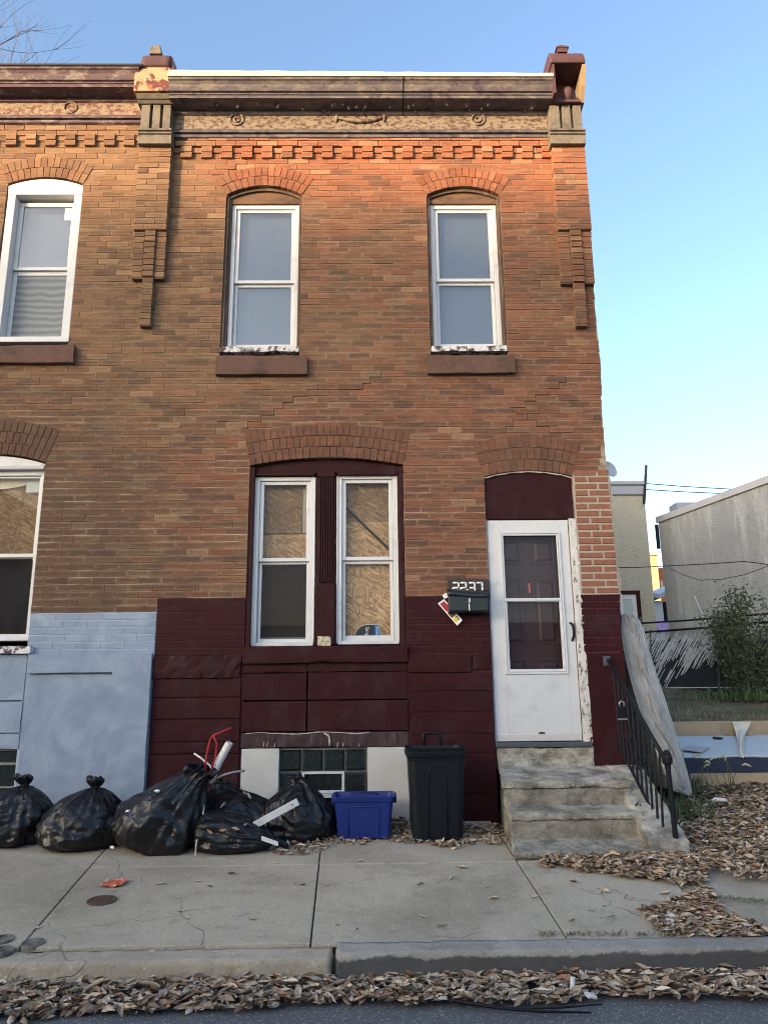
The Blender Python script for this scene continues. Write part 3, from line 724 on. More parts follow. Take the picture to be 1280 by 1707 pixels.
# fat pale mortar bed of the rebuilt pier
mb = MB(); zs_ = [2.404+.05*i for i in range(26)]
P = [(1.976, z_) for z_ in (2.40, 3.60)]; right = [(interp(EDGE, z_)+.006*noise.noise(Vector((z_*7, 0, 0))), z_) for z_ in zs_ if z_ < 3.64]
mb.prism([(1.976, 2.40)]+right+[(1.976, 3.64)], .003, .09); obj('pier_mortar', mb, M['new_mortar'], H)
# ragged scar of plaster where the next house was pulled down
mb = MB(); rows = []
for i in range(150):
    z_ = 2.3+i*(7.2-2.3)/149; e = interp(EDGE, z_); n1 = .014*noise.noise(Vector((z_*9, 2, 0)))+.012*noise.noise(Vector((z_*31, 5, 0)))
    t = .012 if z_ > 4.1 else .03
    if 3.6 < z_ < 3.95: t = .05
    rows.append([(e-.03, .03, z_), (e+max(.0, t*.6+n1), .012+.01*abs(n1)*30, z_), (e+max(.0, t+n1), .07, z_), (e+max(0, t*.6+n1), .3, z_), (2.2, .32, z_)])
mb.grid(rows); obj('plaster_scar', mb, M['plaster'], H, smooth=False)

# ---- stepped cracks: opened joints following the courses
def crack(k0, x, steps, sgn, name='crack'):
    mb = MB(); 
    for i in range(steps):
        k = k0+i; nx_ = min((c for c in course_cuts.get(k, []) if (c-x)*sgn > .03), key=lambda c: abs(c-x), default=None)
        if nx_ is None: break
        mb.box(min(x, nx_), max(x, nx_)+.006, -.0012, .02, zc(k)-.0028, zc(k)+.0028); mb.box(nx_-.0025+.0025, nx_+.0025+.0025, -.001, .02, zc(k)+.0028, zc(k+1)-.0028); x = nx_
    if mb.f: obj(name, mb, M['dark'], H)
crack(round((4.13-ZC0)/CH), -1.30, 7, 1); crack(round((4.05-ZC0)/CH), 1.12, 4, 1); crack(round((4.05-ZC0)/CH), 2.0, 4, -1); crack(round((4.33-ZC0)/CH), 1.4, 5, 1); crack(round((7.0-ZC0)/CH), -1.72, 3, 1); crack(round((4.5-ZC0)/CH), -.35, 3, 1)

# ---- a double-hung window
def dh(parent, x0, x1, z0, z1, zm, y, glassm, behind, label=None, fw_=.045, sw_=.042, screen=False):
    f = MB().ring(x0, x1, z0, z1, fw_, y, y+.09, wb=fw_*.9)
    win = obj('window', f, M['vinyl'], parent, bevel=.004, label=label)
    a, b = x0+fw_, x1-fw_
    s1 = MB().ring(a+.001, b-.001, zm-.018, z1-fw_-.001, sw_, y+.022, y+.05, wb=.036, wt=.035); obj('upper_sash', s1, M['vinyl'], win, bevel=.004)
    obj('pane', MB().box(a+sw_-.004, b-sw_+.004, y+.036, y+.040, zm+.014, z1-fw_-.03), M[glassm], win)
    s2 = MB().ring(a+.002, b-.002, z0+fw_*.9+.001, zm-.02, sw_*.85, y+.052, y+.082, wb=.05, wt=.03); obj('lower_sash', s2, M['vinyl'], win, bevel=.004)
    obj('pane', MB().box(a+sw_*.85-.004, b-sw_*.85+.004, y+.066, y+.070, z0+.085, zm-.045), M['screen'] if screen else M[glassm], win)
    if behind == 'blind':
        obj('blind', MB().box(a+.0, b-.0, y+.10, y+.105, z0+.03, z1-.03), M['blind'], win)
    return win
def sill(parent, x0, x1, z0, z1, yf, seed, amp=.004):
    nx_ = int((x1-x0)/.04); return obj('sill', rough_hexa(box8(x0, x1, yf, .10, z0, z1), nx_, 4, 5, amp, .012, seed), M['brownstone'], parent, smooth=False)
def upper_window(parent, A, vx, vz, zm, side, seed, label):
    wn = dh(parent, vx[0], vx[1], vz[0], vz[1], zm, .085, 'glass_up', 'blind', label)
    # old timber casing, wider on one side, and the arched head board
    c = MB().box(A.x0+.002, vx[0]-.001, .05, .20, vz[0]-.03, A.zs+.01).box(vx[1]+.001, A.x1-.002, .05, .20, vz[0]-.03, A.zs+.01)
    c.box(A.x0+.002, A.x0+.030, .022, .05, vz[0]-.03, A.zs-.002).box(A.x1-.030, A.x1-.002, .022, .05, vz[0]-.03, A.zs-.002)
    obj('casing', c, M['old_wood'], wn, bevel=.006)
    arc = A.inner(18); hb = [(x, z-.006) for x, z in arc]+[(A.x1-.002, vz[1]+.001), (A.x0+.002, vz[1]+.001)]
    obj('head_board', MB().prism(hb, .062, .19), M['head_wood'], wn)
    rim = [(x, z-.004) for x, z in arc]+[(x, z-.035) for x, z in reversed(arc)]; obj('head_moulding', MB().prism(rim, .035, .0615), M['old_wood'], wn)
    obj('ledge', rough_hexa(box8(A.x0+.003, A.x1-.003, -.01, .16, vz[0]-.062, vz[0]-.002), 18, 4, 3, .006, .01, seed), M['ledge_peel'], wn)
    return wn
def vin(px0, px1, pyt, pyb, y=.085): # outer vinyl from pixels
    x0 = (WX(px0[0], pyt, y)+WX(px0[1], pyb, y))/2; x1 = (WX(px1[0], pyt, y)+WX(px1[1], pyb, y))/2; return (x0, x1), (WZ((px0[0]+px1[0])/2, pyb, y), WZ((px0[0]+px1[0])/2, pyt, y))
vx, vz = vin((386, 380), (497, 499), 342, 584); zm_u = WZ(440, 469, .1)
w1 = upper_window(H, A_UL, vx, vz, zm_u, 'L', 3, 'left upper window of the house')
sill(w1, -1.583, -.652, 4.655, 4.862, -.06, 5)
vx, vz = vin((716, 722), (827, 836), 342, 583)
w2 = upper_window(H, A_UR, vx, vz, WZ(775, 466, .1), 'R', 9, 'right upper window of the house')
sill(w2, .563, 1.463, 4.66, 4.858, -.06, 8, .009)

# ---- boarded double window of the ground floor
y0 = .06
sur = MB(); arc = A_LW.inner(20)
vxl, vzl = vin((426, 421), (526, 520), 795, 1077, .075); vxr, vzr = vin((563, 563), (661, 664), 792, 1074, .075)
sur.prism([(x, z-.004) for x, z in arc]+[(A_LW.x1-.002, vzl[1]+.03), (A_LW.x0+.002, vzl[1]+.03)], .052, .2)
sur.box(A_LW.x0+.002, vxl[0]-.006, .045, .2, 1.93, vzl[1]+.029).box(vxr[1]+.006, A_LW.x1-.002, .045, .2, 1.93, vzl[1]+.029)
sur.box(A_LW.x0+.003, A_LW.x0+.05, .012, .045, 1.93, A_LW.zs-.01).box(A_LW.x1-.05, A_LW.x1-.003, .012, .045, 1.93, A_LW.zs-.01)
bay = obj('window_surround', sur, M['maroon_board'], H, bevel=.006)
for a, b in ((vxl[0]-.005, vxl[1]+.005), (vxr[0]-.005, vxr[1]+.005)):
    obj('window_head', MB().box(a, b, .03, .15, vzl[1]+.004, vzl[1]+.028), M['maroon_board'], bay, bevel=.004)
ml, mr = vxl[1]+.02, vxr[0]-.02
mu = MB().box(ml, mr, .06, .2, 1.94, vzl[1]+.06)
nf = 6
for i in range(nf):
    a = lerp(ml+.025, mr-.025, i/nf); mu.box(a+.004, a+(mr-ml-.05)/nf-.004, .042, .06, 2.55, 3.60)
mu.box(ml+.004, mr-.004, .03, .06, 1.95, 2.53); mu.box(ml+.01, mr-.01, .036, .06, 3.60, 3.66)
obj('mullion', mu, M['maroon_board'], bay, bevel=.005)
obj('bare_patch', rough_hexa(box8(-.527, -.40, .012, .05, 1.94, 2.03), 10, 3, 8, .008, .012, 3, 30), plain('cream_chipped', (.52, .46, .33), .9, .35, 40, .9, 60, .1, dirt=(.2, .16, .1), dirt_t=(.55, .65), dist=.01, dscale=40), bay)
for i, (v, zz, zm) in enumerate(((vxl, vzl, WZ(475, 933, .1)), (vxr, vzr, WZ(612, 931, .1)))):
    wn = dh(bay, v[0], v[1], zz[0], zz[1], zm, .075, 'glass', None, fw_=.04, sw_=.038)
    # caulk squeezed out round the frame
    cz = [zz[0]+.01+(zz[1]-zz[0]-.02)*j/40 for j in range(41)]
    for sx in (0, 1):
        xe = v[sx]; path = [(xe+(-1 if sx == 0 else 1)*(.004+.006*abs(noise.noise(Vector((q*14, i*9+sx*4, 0))))), .07, q) for q in cz]
        obj('caulk', MB().tube(path, .009, 6), M['white_paint'], wn, smooth=True)
    if i == 0:
        obj('strand_board', MB().box(v[0]+.02, v[1]-.02, .19, .20, zz[0], 3.05), M['osb'], wn)
        obj('strand_board', MB().box(v[0]+.02, v[1]-.13, .182, .189, 3.06, zz[1]), M['osb_dark'], wn)
        obj('strand_board', MB().box(v[1]-.125, v[1]-.02, .186, .196, 3.06, zz[1]), plain('pale_board', (.36, .33, .28), .8, .3, 12, 0, stretch=(1, 1, .4)), wn)
        obj('insect_screen', MB().box(v[0]+.06, v[1]-.06, .128, .129, zz[0]+.07, zm-.04), glass('insect_screen_dark', 1.15, (.55, .55, .55), ((.08, .08, .085), .35)), wn)
    else:
        obj('strand_board', MB().box(v[0]+.02, v[1]-.02, .19, .20, zz[0], 3.17), M['osb'], wn)
        obj('strand_board', MB().box(v[0]+.02, v[1]-.02, .186, .197, 3.172, zz[1]), M['osb_dark'], wn)
        a = W(575, 845, .16); b = W(655, 922, .16)
        obj('diagonal_brace', MB().tube([(a[0]-.03, .165, a[1]+.03), (b[0]+.02, .165, b[1]-.02)], .013, 6), M['dark'], wn)
        # security placard leaning in the corner, its foot behind the sash rail
        yy = .158; pl = [W(px, py, yy) for px, py in ((590, 1075), (590, 1061), (592, 1055), (596, 1048), (602, 1043), (608, 1041), (620, 1040), (631, 1040.2), (635, 1056), (637, 1075))]
        sg = obj('placard', MB().prism(pl, yy, yy+.004), M['cream_line'], wn)
        cx_ = sum(p[0] for p in pl)/len(pl); cz_ = 1.99
        ins = [(cx_+(x-cx_)*.955, cz_+(z-cz_)*.955) for x, z in pl]; split = WX(624.5, 1055, yy)
        obj('placard_face', MB().prism([p if p[0] < split else (split, p[1]) for p in ins], yy-.0015, yy-.0005), M['black_sign'], sg)
        obj('placard_band', MB().prism([p if p[0] > split else (split, p[1]) for p in ins], yy-.0012, yy-.0002), M['blue_sign'], sg)
        cu = bpy.data.curves.new('lettering', 'FONT'); cu.body = 'SimpliSafe'; cu.size = .046; cu.extrude = .0004
        tmp = bpy.data.objects.new('tmp', cu); COL.objects.link(tmp); bpy.context.view_layer.update()
        me = bpy.data.meshes.new_from_object(tmp.evaluated_get(bpy.context.evaluated_depsgraph_get())); bpy.data.objects.remove(tmp)
        tx, tz = W(609.5, 1045, yy)
        for v_ in me.vertices: v_.co = Vector((tx+v_.co.y, yy-.0025-v_.co.z, tz-v_.co.x))
        me.materials.clear(); me.materials.append(M['paper']); link(bpy.data.objects.new('lettering', me), sg)
        mk = MB()
        for j in range(7):
            q = W(628.7, 1045.5+j*2.7, yy); mk.box(q[0]-.006, q[0]+.006, yy-.003, yy-.0018, q[1]-.005, q[1]+.004)
        obj('band_lettering', mk, M['paper'], sg)
# sill, apron panels, lintel and basement light
XL, XR = -1.210, .309
obj('sill', rough_hexa(box8(XL-.01, XR+.012, -.045, .12, 1.785, 1.938), 50, 5, 6, .006, .015, 2), M['maroon'], bay)
def block(x0, x1, z0, z1, yf, seed, mat='maroon', amp=.003, rnd=.01, fr=5, name='base_stone', step=.05):
    return obj(name, rough_hexa(box8(x0, x1, yf, .12, z0, z1), max(4, int((x1-x0)/step)), 4, max(4, int((z1-z0)/step*1.2)), amp, rnd, seed, fr), M[mat], H)
xs1 = WX(512, 1160)
block(XL, xs1-.003, 1.70, 1.782, -.004, 1); block(xs1+.003, XR, 1.705, 1.782, -.006, 2)
block(XL-.004, xs1-.003, 1.452, 1.695, -.012, 3); block(xs1+.003, XR+.002, 1.452, 1.70, -.010, 4)
block(XL-.004, xs1-.003, 1.175, 1.444, -.020, 5); block(xs1+.003, XR+.002, 1.175, 1.444, -.018, 6)
# cement-patched lintel with white drips
lt = obj('lintel', rough_hexa(box8(XL-.004, XR+.006, -.006, .2, 1.035, 1.165), 60, 4, 6, .004, .012, 7), M['lintel'], H)
mb = MB(); pth = []
for j in range(50):
    x_ = lerp(XL+.04, XR-.35, j/49); pth.append((x_, -.008, 1.158+.008*math.sin(j*.25)-.006*noise.noise(Vector((x_*9, 0, 0)))))
mb.tube(pth, [.004+.007*abs(noise.noise(Vector((j*.3, 7, 0)))) for j in range(50)], 6)
xd = WX(549, 1235); mb.tube([(xd-.05, -.008, 1.155), (xd-.012, -.010, 1.14), (xd, -.011, 1.115), (xd+.004, -.011, 1.08), (xd+.004, -.011, 1.042)], [.007, .009, .010, .011, .008], 6)
for px, h in ((440, .03), (446, .035), (458, .025), (563, .03), (572, .025), (598, .02)):
    q = W(px, 1243); mb.tube([(q[0], -.009, q[1]-.01), (q[0]+.002, -.009, q[1]+h)], [.007, .003], 6)
obj('paint_drip', mb, M['drip'], lt, smooth=True)
gx0, gx1 = WX(467, 1260, .03), WX(611, 1260, .03); gzt = 1.015
block(XL+.004, gx0-.004, .30, 1.03, -.004, 8, 'stucco_white', .004, .01, 4, 'basement_panel'); block(gx1+.004, XR+.004, .30, 1.03, -.003, 9, 'stucco_white', .004, .01, 4, 'basement_panel')
bw = obj('basement_window', MB().box(gx0, gx1, .055, .2, .30, gzt+.01), M['block_joint'], H)
cell = (gx1-gx0)/4
for r_ in range(3):
    for c_ in range(4):
        if r_ >= 1 and c_ in (1, 2): continue
        a, b = gx0+c_*cell+.007, gx0+(c_+1)*cell-.007; zt_ = gzt-r_*cell*.98-.006; zb_ = zt_-cell+.016
        mb = MB(); e = .016
        mb.loft([[(a, .05, zb_), (b, .05, zb_), (b, .05, zt_), (a, .05, zt_)], [(a, .035, zb_), (b, .035, zb_), (b, .035, zt_), (a, .035, zt_)], [(a+e, .024, zb_+e), (b-e, .024, zb_+e), (b-e, .024, zt_-e), (a+e, .024, zt_-e)]])
        obj('glass_block', mb, M['block_glass'], bw)
va, vb = gx0+cell+.004, gx0+3*cell-.004; vt = gzt-cell*.98-.002
obj('vent_frame', MB().ring(va, vb, vt-.185, vt, .022, .02, .06), M['vinyl'], bw, bevel=.003)
obj('vent_pane', MB().box(va+.02, vb-.02, .045, .05, vt-.165, vt-.02), M['block_glass'], bw)
obj('vent_ledge', MB().box(va-.01, vb+.01, .012, .06, vt-.225, vt-.188), M['vinyl'], bw, bevel=.003)
obj('vent_fill', MB().box(va, vb, .05, .07, .31, vt-.23), M['dark'], bw)
# maroon stone piers either side
PL0, PL1 = XB+.003, XL-.012
block(PL0-.01, PL1, 1.655, 1.862, -.03, 11, 'maroon', .012, .02, 14)
for a, b, s in ((1.487, 1.650, 12), (1.297, 1.481, 13), (1.097, 1.291, 14), (.993, 1.091, 15), (.60, .987, 16), (.28, .595, 17)): block(PL0, PL1, a, b, -.016, s, 'maroon', .0015, .008)
PR0, PR1 = XR+.01, 1.098
block(PR0, WX(785, 1105), 1.690, 1.858, -.026, 21, 'maroon', .004, .012); block(WX(785, 1105)+.006, PR1, 1.705, 1.858, -.018, 22, 'maroon', .005, .012)
for a, b, s in ((1.522, 1.682, 23), (1.336, 1.516, 24), (1.14, 1.330, 25), (.97, 1.134, 26), (.62, .965, 27), (.28, .615, 28)): block(PR0, PR1, a, b, -.010, s, 'maroon', .0025, .010)
block(1.99, 2.345, .80, 1.855, -.006, 31, 'maroon', .004, .012)

# ---- doorway: peeling jamb, transom panel, storm door with the panelled door behind it
yd = .05
dx0, dx1 = 1.118, 1.905; dz0, dz1 = 1.062, WZ(880, 868, yd)
jb = MB().box(dx1+.006, A_DR.x1+.02, .01, .2, 1.03, dz1+.01).box(A_DR.x0-.004, dx0-.004, .03, .2, 1.03, dz1+.01)
jam = obj('door_jamb', rough_hexa(box8(dx1+.008, A_DR.x1+.022, .004, .2, 1.03, dz1+.012), 4, 4, 80, .004, .008, 4, 18), M['jamb_peel'], H)
obj('door_jamb', MB().box(A_DR.x0-.002, dx0-.003, .02, .2, 1.03, dz1+.01), M['grey_trim'], H, bevel=.004)
arc = A_DR.inner(16); tp = [(x, z-.004) for x, z in arc]+[(A_DR.x1+.01, dz1+.014), (A_DR.x0, dz1+.014)]
tr_ = obj('transom_panel', MB().prism(tp, .03, .2), M['maroon_board'], H, bevel=.004)
ed = [(x, z-.002) for x, z in arc]+[(x, z-.014-.004*math.sin(i*2.1)) for i, (x, z) in reversed(list(enumerate(arc)))]; obj('plaster_line', MB().prism(ed, .008, .029), M['plaster'], tr_)
gx = (1.262, 1.786); gz_ = (WZ(895, 1118, yd), WZ(880, 893, yd)); gm = WZ(888, 1000, yd)
sd_ = MB()
fx = .0
sd_.box(dx0, gx[0]-.03, yd-.02, yd+.02, dz0, dz1).box(gx[1]+.03, dx1, yd-.02, yd+.02, dz0, dz1).box(gx[0]-.03, gx[1]+.03, yd-.0195, yd+.02, dz0, gz_[0]-.03).box(gx[0]-.03, gx[1]+.03, yd-.0195, yd+.02, gz_[1]+.03, dz1)
door = obj('storm_door', sd_, M['white_paint'], H, bevel=.003)
obj('glazing_frame', MB().ring(gx[0]-.032, gx[1]+.032, gz_[0]-.032, gz_[1]+.032, .018, yd-.034, yd-.018), M['vinyl'], door, bevel=.003)
obj('glazing_frame', MB().ring(gx[0]-.012, gx[1]+.012, gz_[0]-.012, gz_[1]+.012, .016, yd-.028, yd-.016), M['vinyl'], door, bevel=.003)
obj('glazing_frame', MB().ring(gx[0]-.006, gx[1]+.006, gz_[0]-.006, gm, .02, yd-.022, yd-.004), M['vinyl'], door, bevel=.003)
obj('meeting_rail', MB().box(gx[0]-.012, gx[1]+.012, yd-.032, yd-.01, gm-.014, gm+.014), M['vinyl'], door, bevel=.004)
obj('pane', MB().box(gx[0]-.01, gx[1]+.01, yd, yd+.004, gm, gz_[1]+.01), M['glass_door'], door); obj('pane', MB().box(gx[0]-.01, gx[1]+.01, yd+.008, yd+.012, gz_[0]-.01, gm), M['glass_door'], door)
obj('bottom_sweep', MB().box(dx0+.008, dx1-.004, yd-.026, yd-.018, dz0+.003, dz0+.06), plain('sweep', (.50, .50, .48), .5, .1), door, bevel=.002)
obj('door_chip', MB().prism([(W(px, py)[0], W(px, py)[1]) for px, py in ((898, 1223), (900, 1220.5), (904, 1219.8), (908, 1221), (909, 1223))], yd-.0285, yd-.018), M['rust'], door)
hp = [W(px, py) for px, py in ((951, 1038), (954, 1041), (955.5, 1050), (956, 1060), (954.5, 1068))]
obj('handle', MB().tube([(hp[0][0], yd-.02, hp[0][1]), (hp[1][0], yd-.055, hp[1][1]), (hp[2][0], yd-.062, hp[2][1]), (hp[3][0], yd-.055, hp[3][1]), (hp[4][0], yd-.02, hp[4][1])], [.011, .013, .012, .012, .010], 8), M['iron'], door, smooth=True)
for z_ in (1.35, 2.1, 2.85): obj('hinge', MB().tube([(dx0-.006, yd-.024, z_-.035), (dx0-.006, yd-.024, z_+.035)], .007, 8), M['steel'], door)
obj('threshold', MB().box(A_DR.x0, A_DR.x1+.01, -.03, .2, 1.012, dz0-.006), M['galv'], H, bevel=.006)
ix0, ix1, iz0, iz1 = dx0+.02, dx1-.02, dz0+.02, dz1-.01; yi = .16
inner = obj('inner_door', MB().box(ix0, ix1, yi, yi+.05, iz0, iz1), M['inner_door'], H)
for (za, zb) in ((iz0+.18, iz0+.72), (iz0+.86, iz0+1.50), (iz0+1.64, iz0+1.90)):
    for (xa, xb) in ((ix0+.10, (ix0+ix1)/2-.05), ((ix0+ix1)/2+.05, ix1-.10)):
        q = MB(); e = .03
        q.ring(xa, xb, za, zb, .016, yi-.010, yi+.001)
        q.loft([[(xa+e, yi-.001, za+e), (xb-e, yi-.001, za+e), (xb-e, yi-.001, zb-e), (xa+e, yi-.001, zb-e)], [(xa+e*1.8, yi-.010, za+e*1.8), (xb-e*1.8, yi-.010, za+e*1.8), (xb-e*1.8, yi-.010, zb-e*1.8), (xa+e*1.8, yi-.010, zb-e*1.8)]])
        obj('door_panel', q, M['inner_door'], inner, bevel=.003)
q = W(881.5, 980, yi); obj('red_tag', MB().box(q[0]-.010, q[0]+.010, yi-.012, yi-.008, q[1]-.05, q[1]+.045), plain('red_tag', (.55, .10, .09), .6), inner)
obj('stoop_riser', rough_hexa(box8(A_DR.x0+.01, A_DR.x1+.03, -.012, .2, .82, 1.01), 24, 4, 8, .012, .02, 6, 8), M['step'], H)

# ---- cornice of the house
CX0, CX1 = -2.165, 1.985
prof = [(0.0, 7.44), (-.05, 7.462), (-.05, 7.492), (-.028, 7.497), (-.028, 7.507), (-.062, 7.512), (-.070, 7.530), (-.048, 7.552), (-.035, 7.575)]
zf0, zf1 = 7.575, 7.745
cor = MB(); cor.extrude_x(prof+[(0.05, 7.575), (0.05, 7.44)], CX0, CX1)
cro = [(0.05, zf1+.001), (-.037, zf1+.001), (-.062, zf1+.012), (-.070, zf1+.035), (-.066, zf1+.046), (-.24, zf1+.050), (-.24, zf1+.084), (-.252, zf1+.088), (-.252, zf1+.100), (-.245, zf1+.106), (-.245, zf1+.112), (-.27, zf1+.118), (-.285, zf1+.15), (-.292, zf1+.18), (-.312, zf1+.205), (-.33, zf1+.215), (-.33, zf1+.243), (0.05, zf1+.243)]
cor.extrude_x(cro, CX0, CX1)
C1 = obj('cornice', cor, M['cornice'], H)
obj('frieze', MB().box(CX0, CX1, -.034, .05, zf0+.001, zf1), M['frieze'], C1)
gt = []
for i in range(41):
    x_ = lerp(CX0-.005, CX1+.006, i/40); h0 = zf1+.240; h1 = zf1+.315-.035*i/40+.003*math.sin(i*1.3); gt.append((x_, h0, h1))
mb = MB()
for (xa, a0, a1), (xb, b0, b1) in zip(gt, gt[1:]): mb.hexa([(xa, -.345, a0), (xa, -.345, a1), (xa, -.05, a0), (xa, -.05, a1+.02), (xb, -.345, b0), (xb, -.345, b1), (xb, -.05, b0), (xb, -.05, b1+.02)])
obj('gutter', mb, M['gutter'], C1)
for px in (395, 797):
    x_, z_ = W(px, 199, -.04); pts = [(x_+.072*math.cos(a), -.040-.004*math.sin(a*3), z_+.072*math.sin(a)) for a in [2*math.pi*i/24 for i in range(25)]]
    obj('medallion', MB().tube(pts, .011, 6, False).tube([(x_+.03*math.cos(a), -.036, z_+.03*math.sin(a)) for a in [2*math.pi*i/16 for i in range(17)]], .012, 6, False), M['frieze'], C1, smooth=True)
sx0, sz0 = W(561, 196, -.04); sx1, sz1 = W(640, 196, -.04); mb = MB()
pts = [(lerp(sx0, sx1, i/14), -.045, sz0-.055*math.sin(math.pi*i/14)) for i in range(15)]
mb.tube(pts, [.010+.012*math.sin(math.pi*i/14)+.006*(i % 2) for i in range(15)], 7)
for sx in (sx0, sx1): mb.tube([(sx, -.045, sz0+.03), (sx+.004, -.048, sz0), (sx-.004, -.045, sz0-.06)], [.012, .016, .008], 6)
obj('swag', mb, M['frieze'], C1, smooth=True)
x_ = WX(672, 160, -.25); mb = MB(); mb.extrude_x([(p[0]-.004, p[1]-.001) for p in cro[1:-1]]+[(-.03, zf1+.2)], x_-.006, x_+.006); obj('seam', mb, M['dark'], C1)
fl = MB(); random.seed(5)
for i in range(70):               # curled paint flakes hanging in the shade of the crown
    x_ = random.uniform(CX0+.4, CX1-.1); z_ = zf1+.04; y_ = random.uniform(-.20, -.06); s = random.uniform(.008, .03); a = random.uniform(0, 3)
    P = [(x_+s*math.cos(a)*t, y_+s*math.sin(a)*t*.6, z_-s*1.3*t*t) for t in (0, .5, 1)]
    fl.grid([P, [(p[0]+s*.8, p[1]+.01, p[2]-.004) for p in P]])
obj('paint_flakes', fl, M['cornice'], C1, kind='stuff')
for px in (565, 612, 634, 792, 400): # larger torn pieces
    x_, z_ = W(px, 175, -.1); fl = MB(); P = []
    for i in range(7):
        a = i/6*2.2; P.append([(x_+.05*math.sin(a)+.01*q, -.12-.03*math.cos(a)-.02*q, z_+.025-.03*(1-math.cos(a))+.02*q) for q in (0, .5, 1)])
    fl.grid(P); obj('torn_paint', fl, M['frieze'], C1, smooth=True)
# ---- heads of the pilasters
def cap_base(parent, x0, x1, yb=-.12):
    a = MB(); a.box(x0-.01, x1+.012, yb-.035, .05, 7.293, 7.404)
    a.extrude_x([(0.05, 7.407), (yb-.05, 7.407), (yb-.052, 7.425), (yb-.03, 7.433), (yb-.03, 7.443), (yb-.055, 7.449), (yb-.055, 7.468), (yb-.02, 7.482), (0.05, 7.482)], x0-.012, x1+.014)
    c = obj('pilaster_cap', a, M['cap_stone'], parent, bevel=.003)
    t = MB(); n = 3; wq = (x1-x0)/n; t.box(x0+.004, x1-.004, yb+.02, .05, 7.483, 7.785)
    for i in range(n): t.box(x0+i*wq+.006+(.012 if i else 0), x0+(i+1)*wq-.012, yb-.035, yb+.02, 7.485, 7.784)
    obj('fluted_block', t, M['cap_stone'], c, bevel=.004)
    return c
cR = cap_base(H, 1.968, 2.330)
zb = 7.787; zh = .37; bx0, bx1 = 1.985, 2.335      # broken, open box
bo = MB(); bo.box(bx0, bx0+.025, -.33, .05, zb, zb+zh).box(bx0+.025, bx1-.025, -.03, .05, zb, zb+zh).box(bx0+.025, bx1-.025, -.20, .0, zb, zb+.03)
obj('open_box', bo, M['cap_maroon'], cR)
obj('box_cheek', MB().extrude_x([(-.05, zb), (-.16, zb+.02), (-.26, zb+.16), (-.33, zb+.34), (-.33, zb+zh), (-.03, zb+zh)], bx1-.022, bx1+.02), M['lamp_tan'], cR)
bk = MB(); cxx = (bx0+bx1)/2+.02; bk.tube([(cxx, -.04, zb+.05), (cxx, -.10, zb+.06), (cxx, -.14, zb+.10), (cxx, -.17, zb+.15), (cxx, -.16, zb+.18)], [.05, .055, .06, .06, .05], 10); obj('bracket_scroll', bk, M['cap_maroon'], cR, smooth=True)
zl = zb+zh+.002
obj('box_lid', MB().extrude_x([(.05, zl), (-.35, zl), (-.36, zl+.052), (-.34, zl+.056), (-.335, zl+.10), (-.29, zl+.18), (-.22, zl+.20), (.05, zl+.205)], bx0-.018, bx1+.01), M['cap_maroon'], cR, bevel=.012)
fx_ = W(935, 85, -.25); C4 = ((-1, -1), (1, -1), (1, 1), (-1, 1)); fq = MB(); fq.loft([[(fx_[0]+sx*.055, -.25+sy*.05, z_) for sx, sy in C4] for z_ in (zl+.19, zl+.235)]+[[(fx_[0]+sx*.070, -.25+sy*.06, zl+.24) for sx, sy in C4], [(fx_[0]+sx*.064, -.25+sy*.055, zl+.262) for sx, sy in C4], [(fx_[0]+sx*.004, -.25+sy*.004, zl+.325) for sx, sy in C4]])
obj('finial', fq, M['cap_maroon'], cR)

# ================================================================== THE NEIGHBOURING HOUSE
N = thing('row_house', (-3.2, .0, .39), 'brick row house cut by the left picture edge, its base painted pale blue', 'house')
backing('wall', -5.2, XB-.001, .2, 7.72, holes, N)
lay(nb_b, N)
pil_back(N, -2.497, -2.152, 7.33, 6.285, 5.73, 5.19)
for A in (A_NU, A_NL): A.build(N)
obj('party_wall', MB().box(-5.2, -5.1, .3, 9.5, .2, 8.1).box(-5.1, XB-.11, 9.3, 9.5, .2, 8.1).box(XB-.1, XB-.003, .3, 9.5, .2, 8.1), M['stucco_grey'], N)
obj('roof', MB().box(-5.2, XB-.003, -.02, 9.5, 8.08, 8.16), M['roof'], N)
obj('floor_deck', MB().box(-5.1, XB-.11, .3, 9.3, 4.0, 4.25), M['dark'], N)
# upper window: deep white casing, sash set back, screen below
yn = .11
nx0, nx1 = A_NU.x0+.01, A_NU.x1-.005
nzb = WZ(60, 572, .02)
g = MB(); arc = A_NU.inner(16); hb0 = WZ(80, 325, .02)
g.prism([(x, z-.012) for x, z in arc]+[(nx1, hb0), (nx0, hb0)], .012, .16)
g.box(nx0, nx0+.085, .014, .16, nzb+.06, hb0-.001).box(nx1-.085, nx1, .014, .16, nzb+.06, hb0-.001).box(nx0-.012, nx1+.01, -.012, .16, nzb, nzb+.06)
nw = obj('window', g, M['white_paint'], N, bevel=.005)
zm = WZ(70, 449, yn+.02); zt = WZ(80, 338, yn); a, b = nx0+.087, nx1-.087
obj('upper_sash', MB().ring(a, b, zm-.02, zt, .05, yn, yn+.03, wb=.035), M['vinyl'], nw, bevel=.004); obj('lower_sash', MB().ring(a, b, nzb+.062, zm-.022, .045, yn+.032, yn+.06), M['vinyl'], nw, bevel=.004)
obj('pane', MB().box(a+.045, b-.045, yn+.014, yn+.018, zm+.01, zt-.045), M['glass_up'], nw); obj('insect_screen', MB().box(a+.04, b-.04, yn+.045, yn+.048, nzb+.1, zm-.05), M['screen'], nw)
obj('blind', MB().box(a, b, yn+.10, yn+.105, nzb+.05, zt), M['blind'], nw)
obj('sash_fill', MB().box(a-.02, b+.02, yn+.07, yn+.075, zt-.02, hb0+.05), M['sash_inner'], nw)
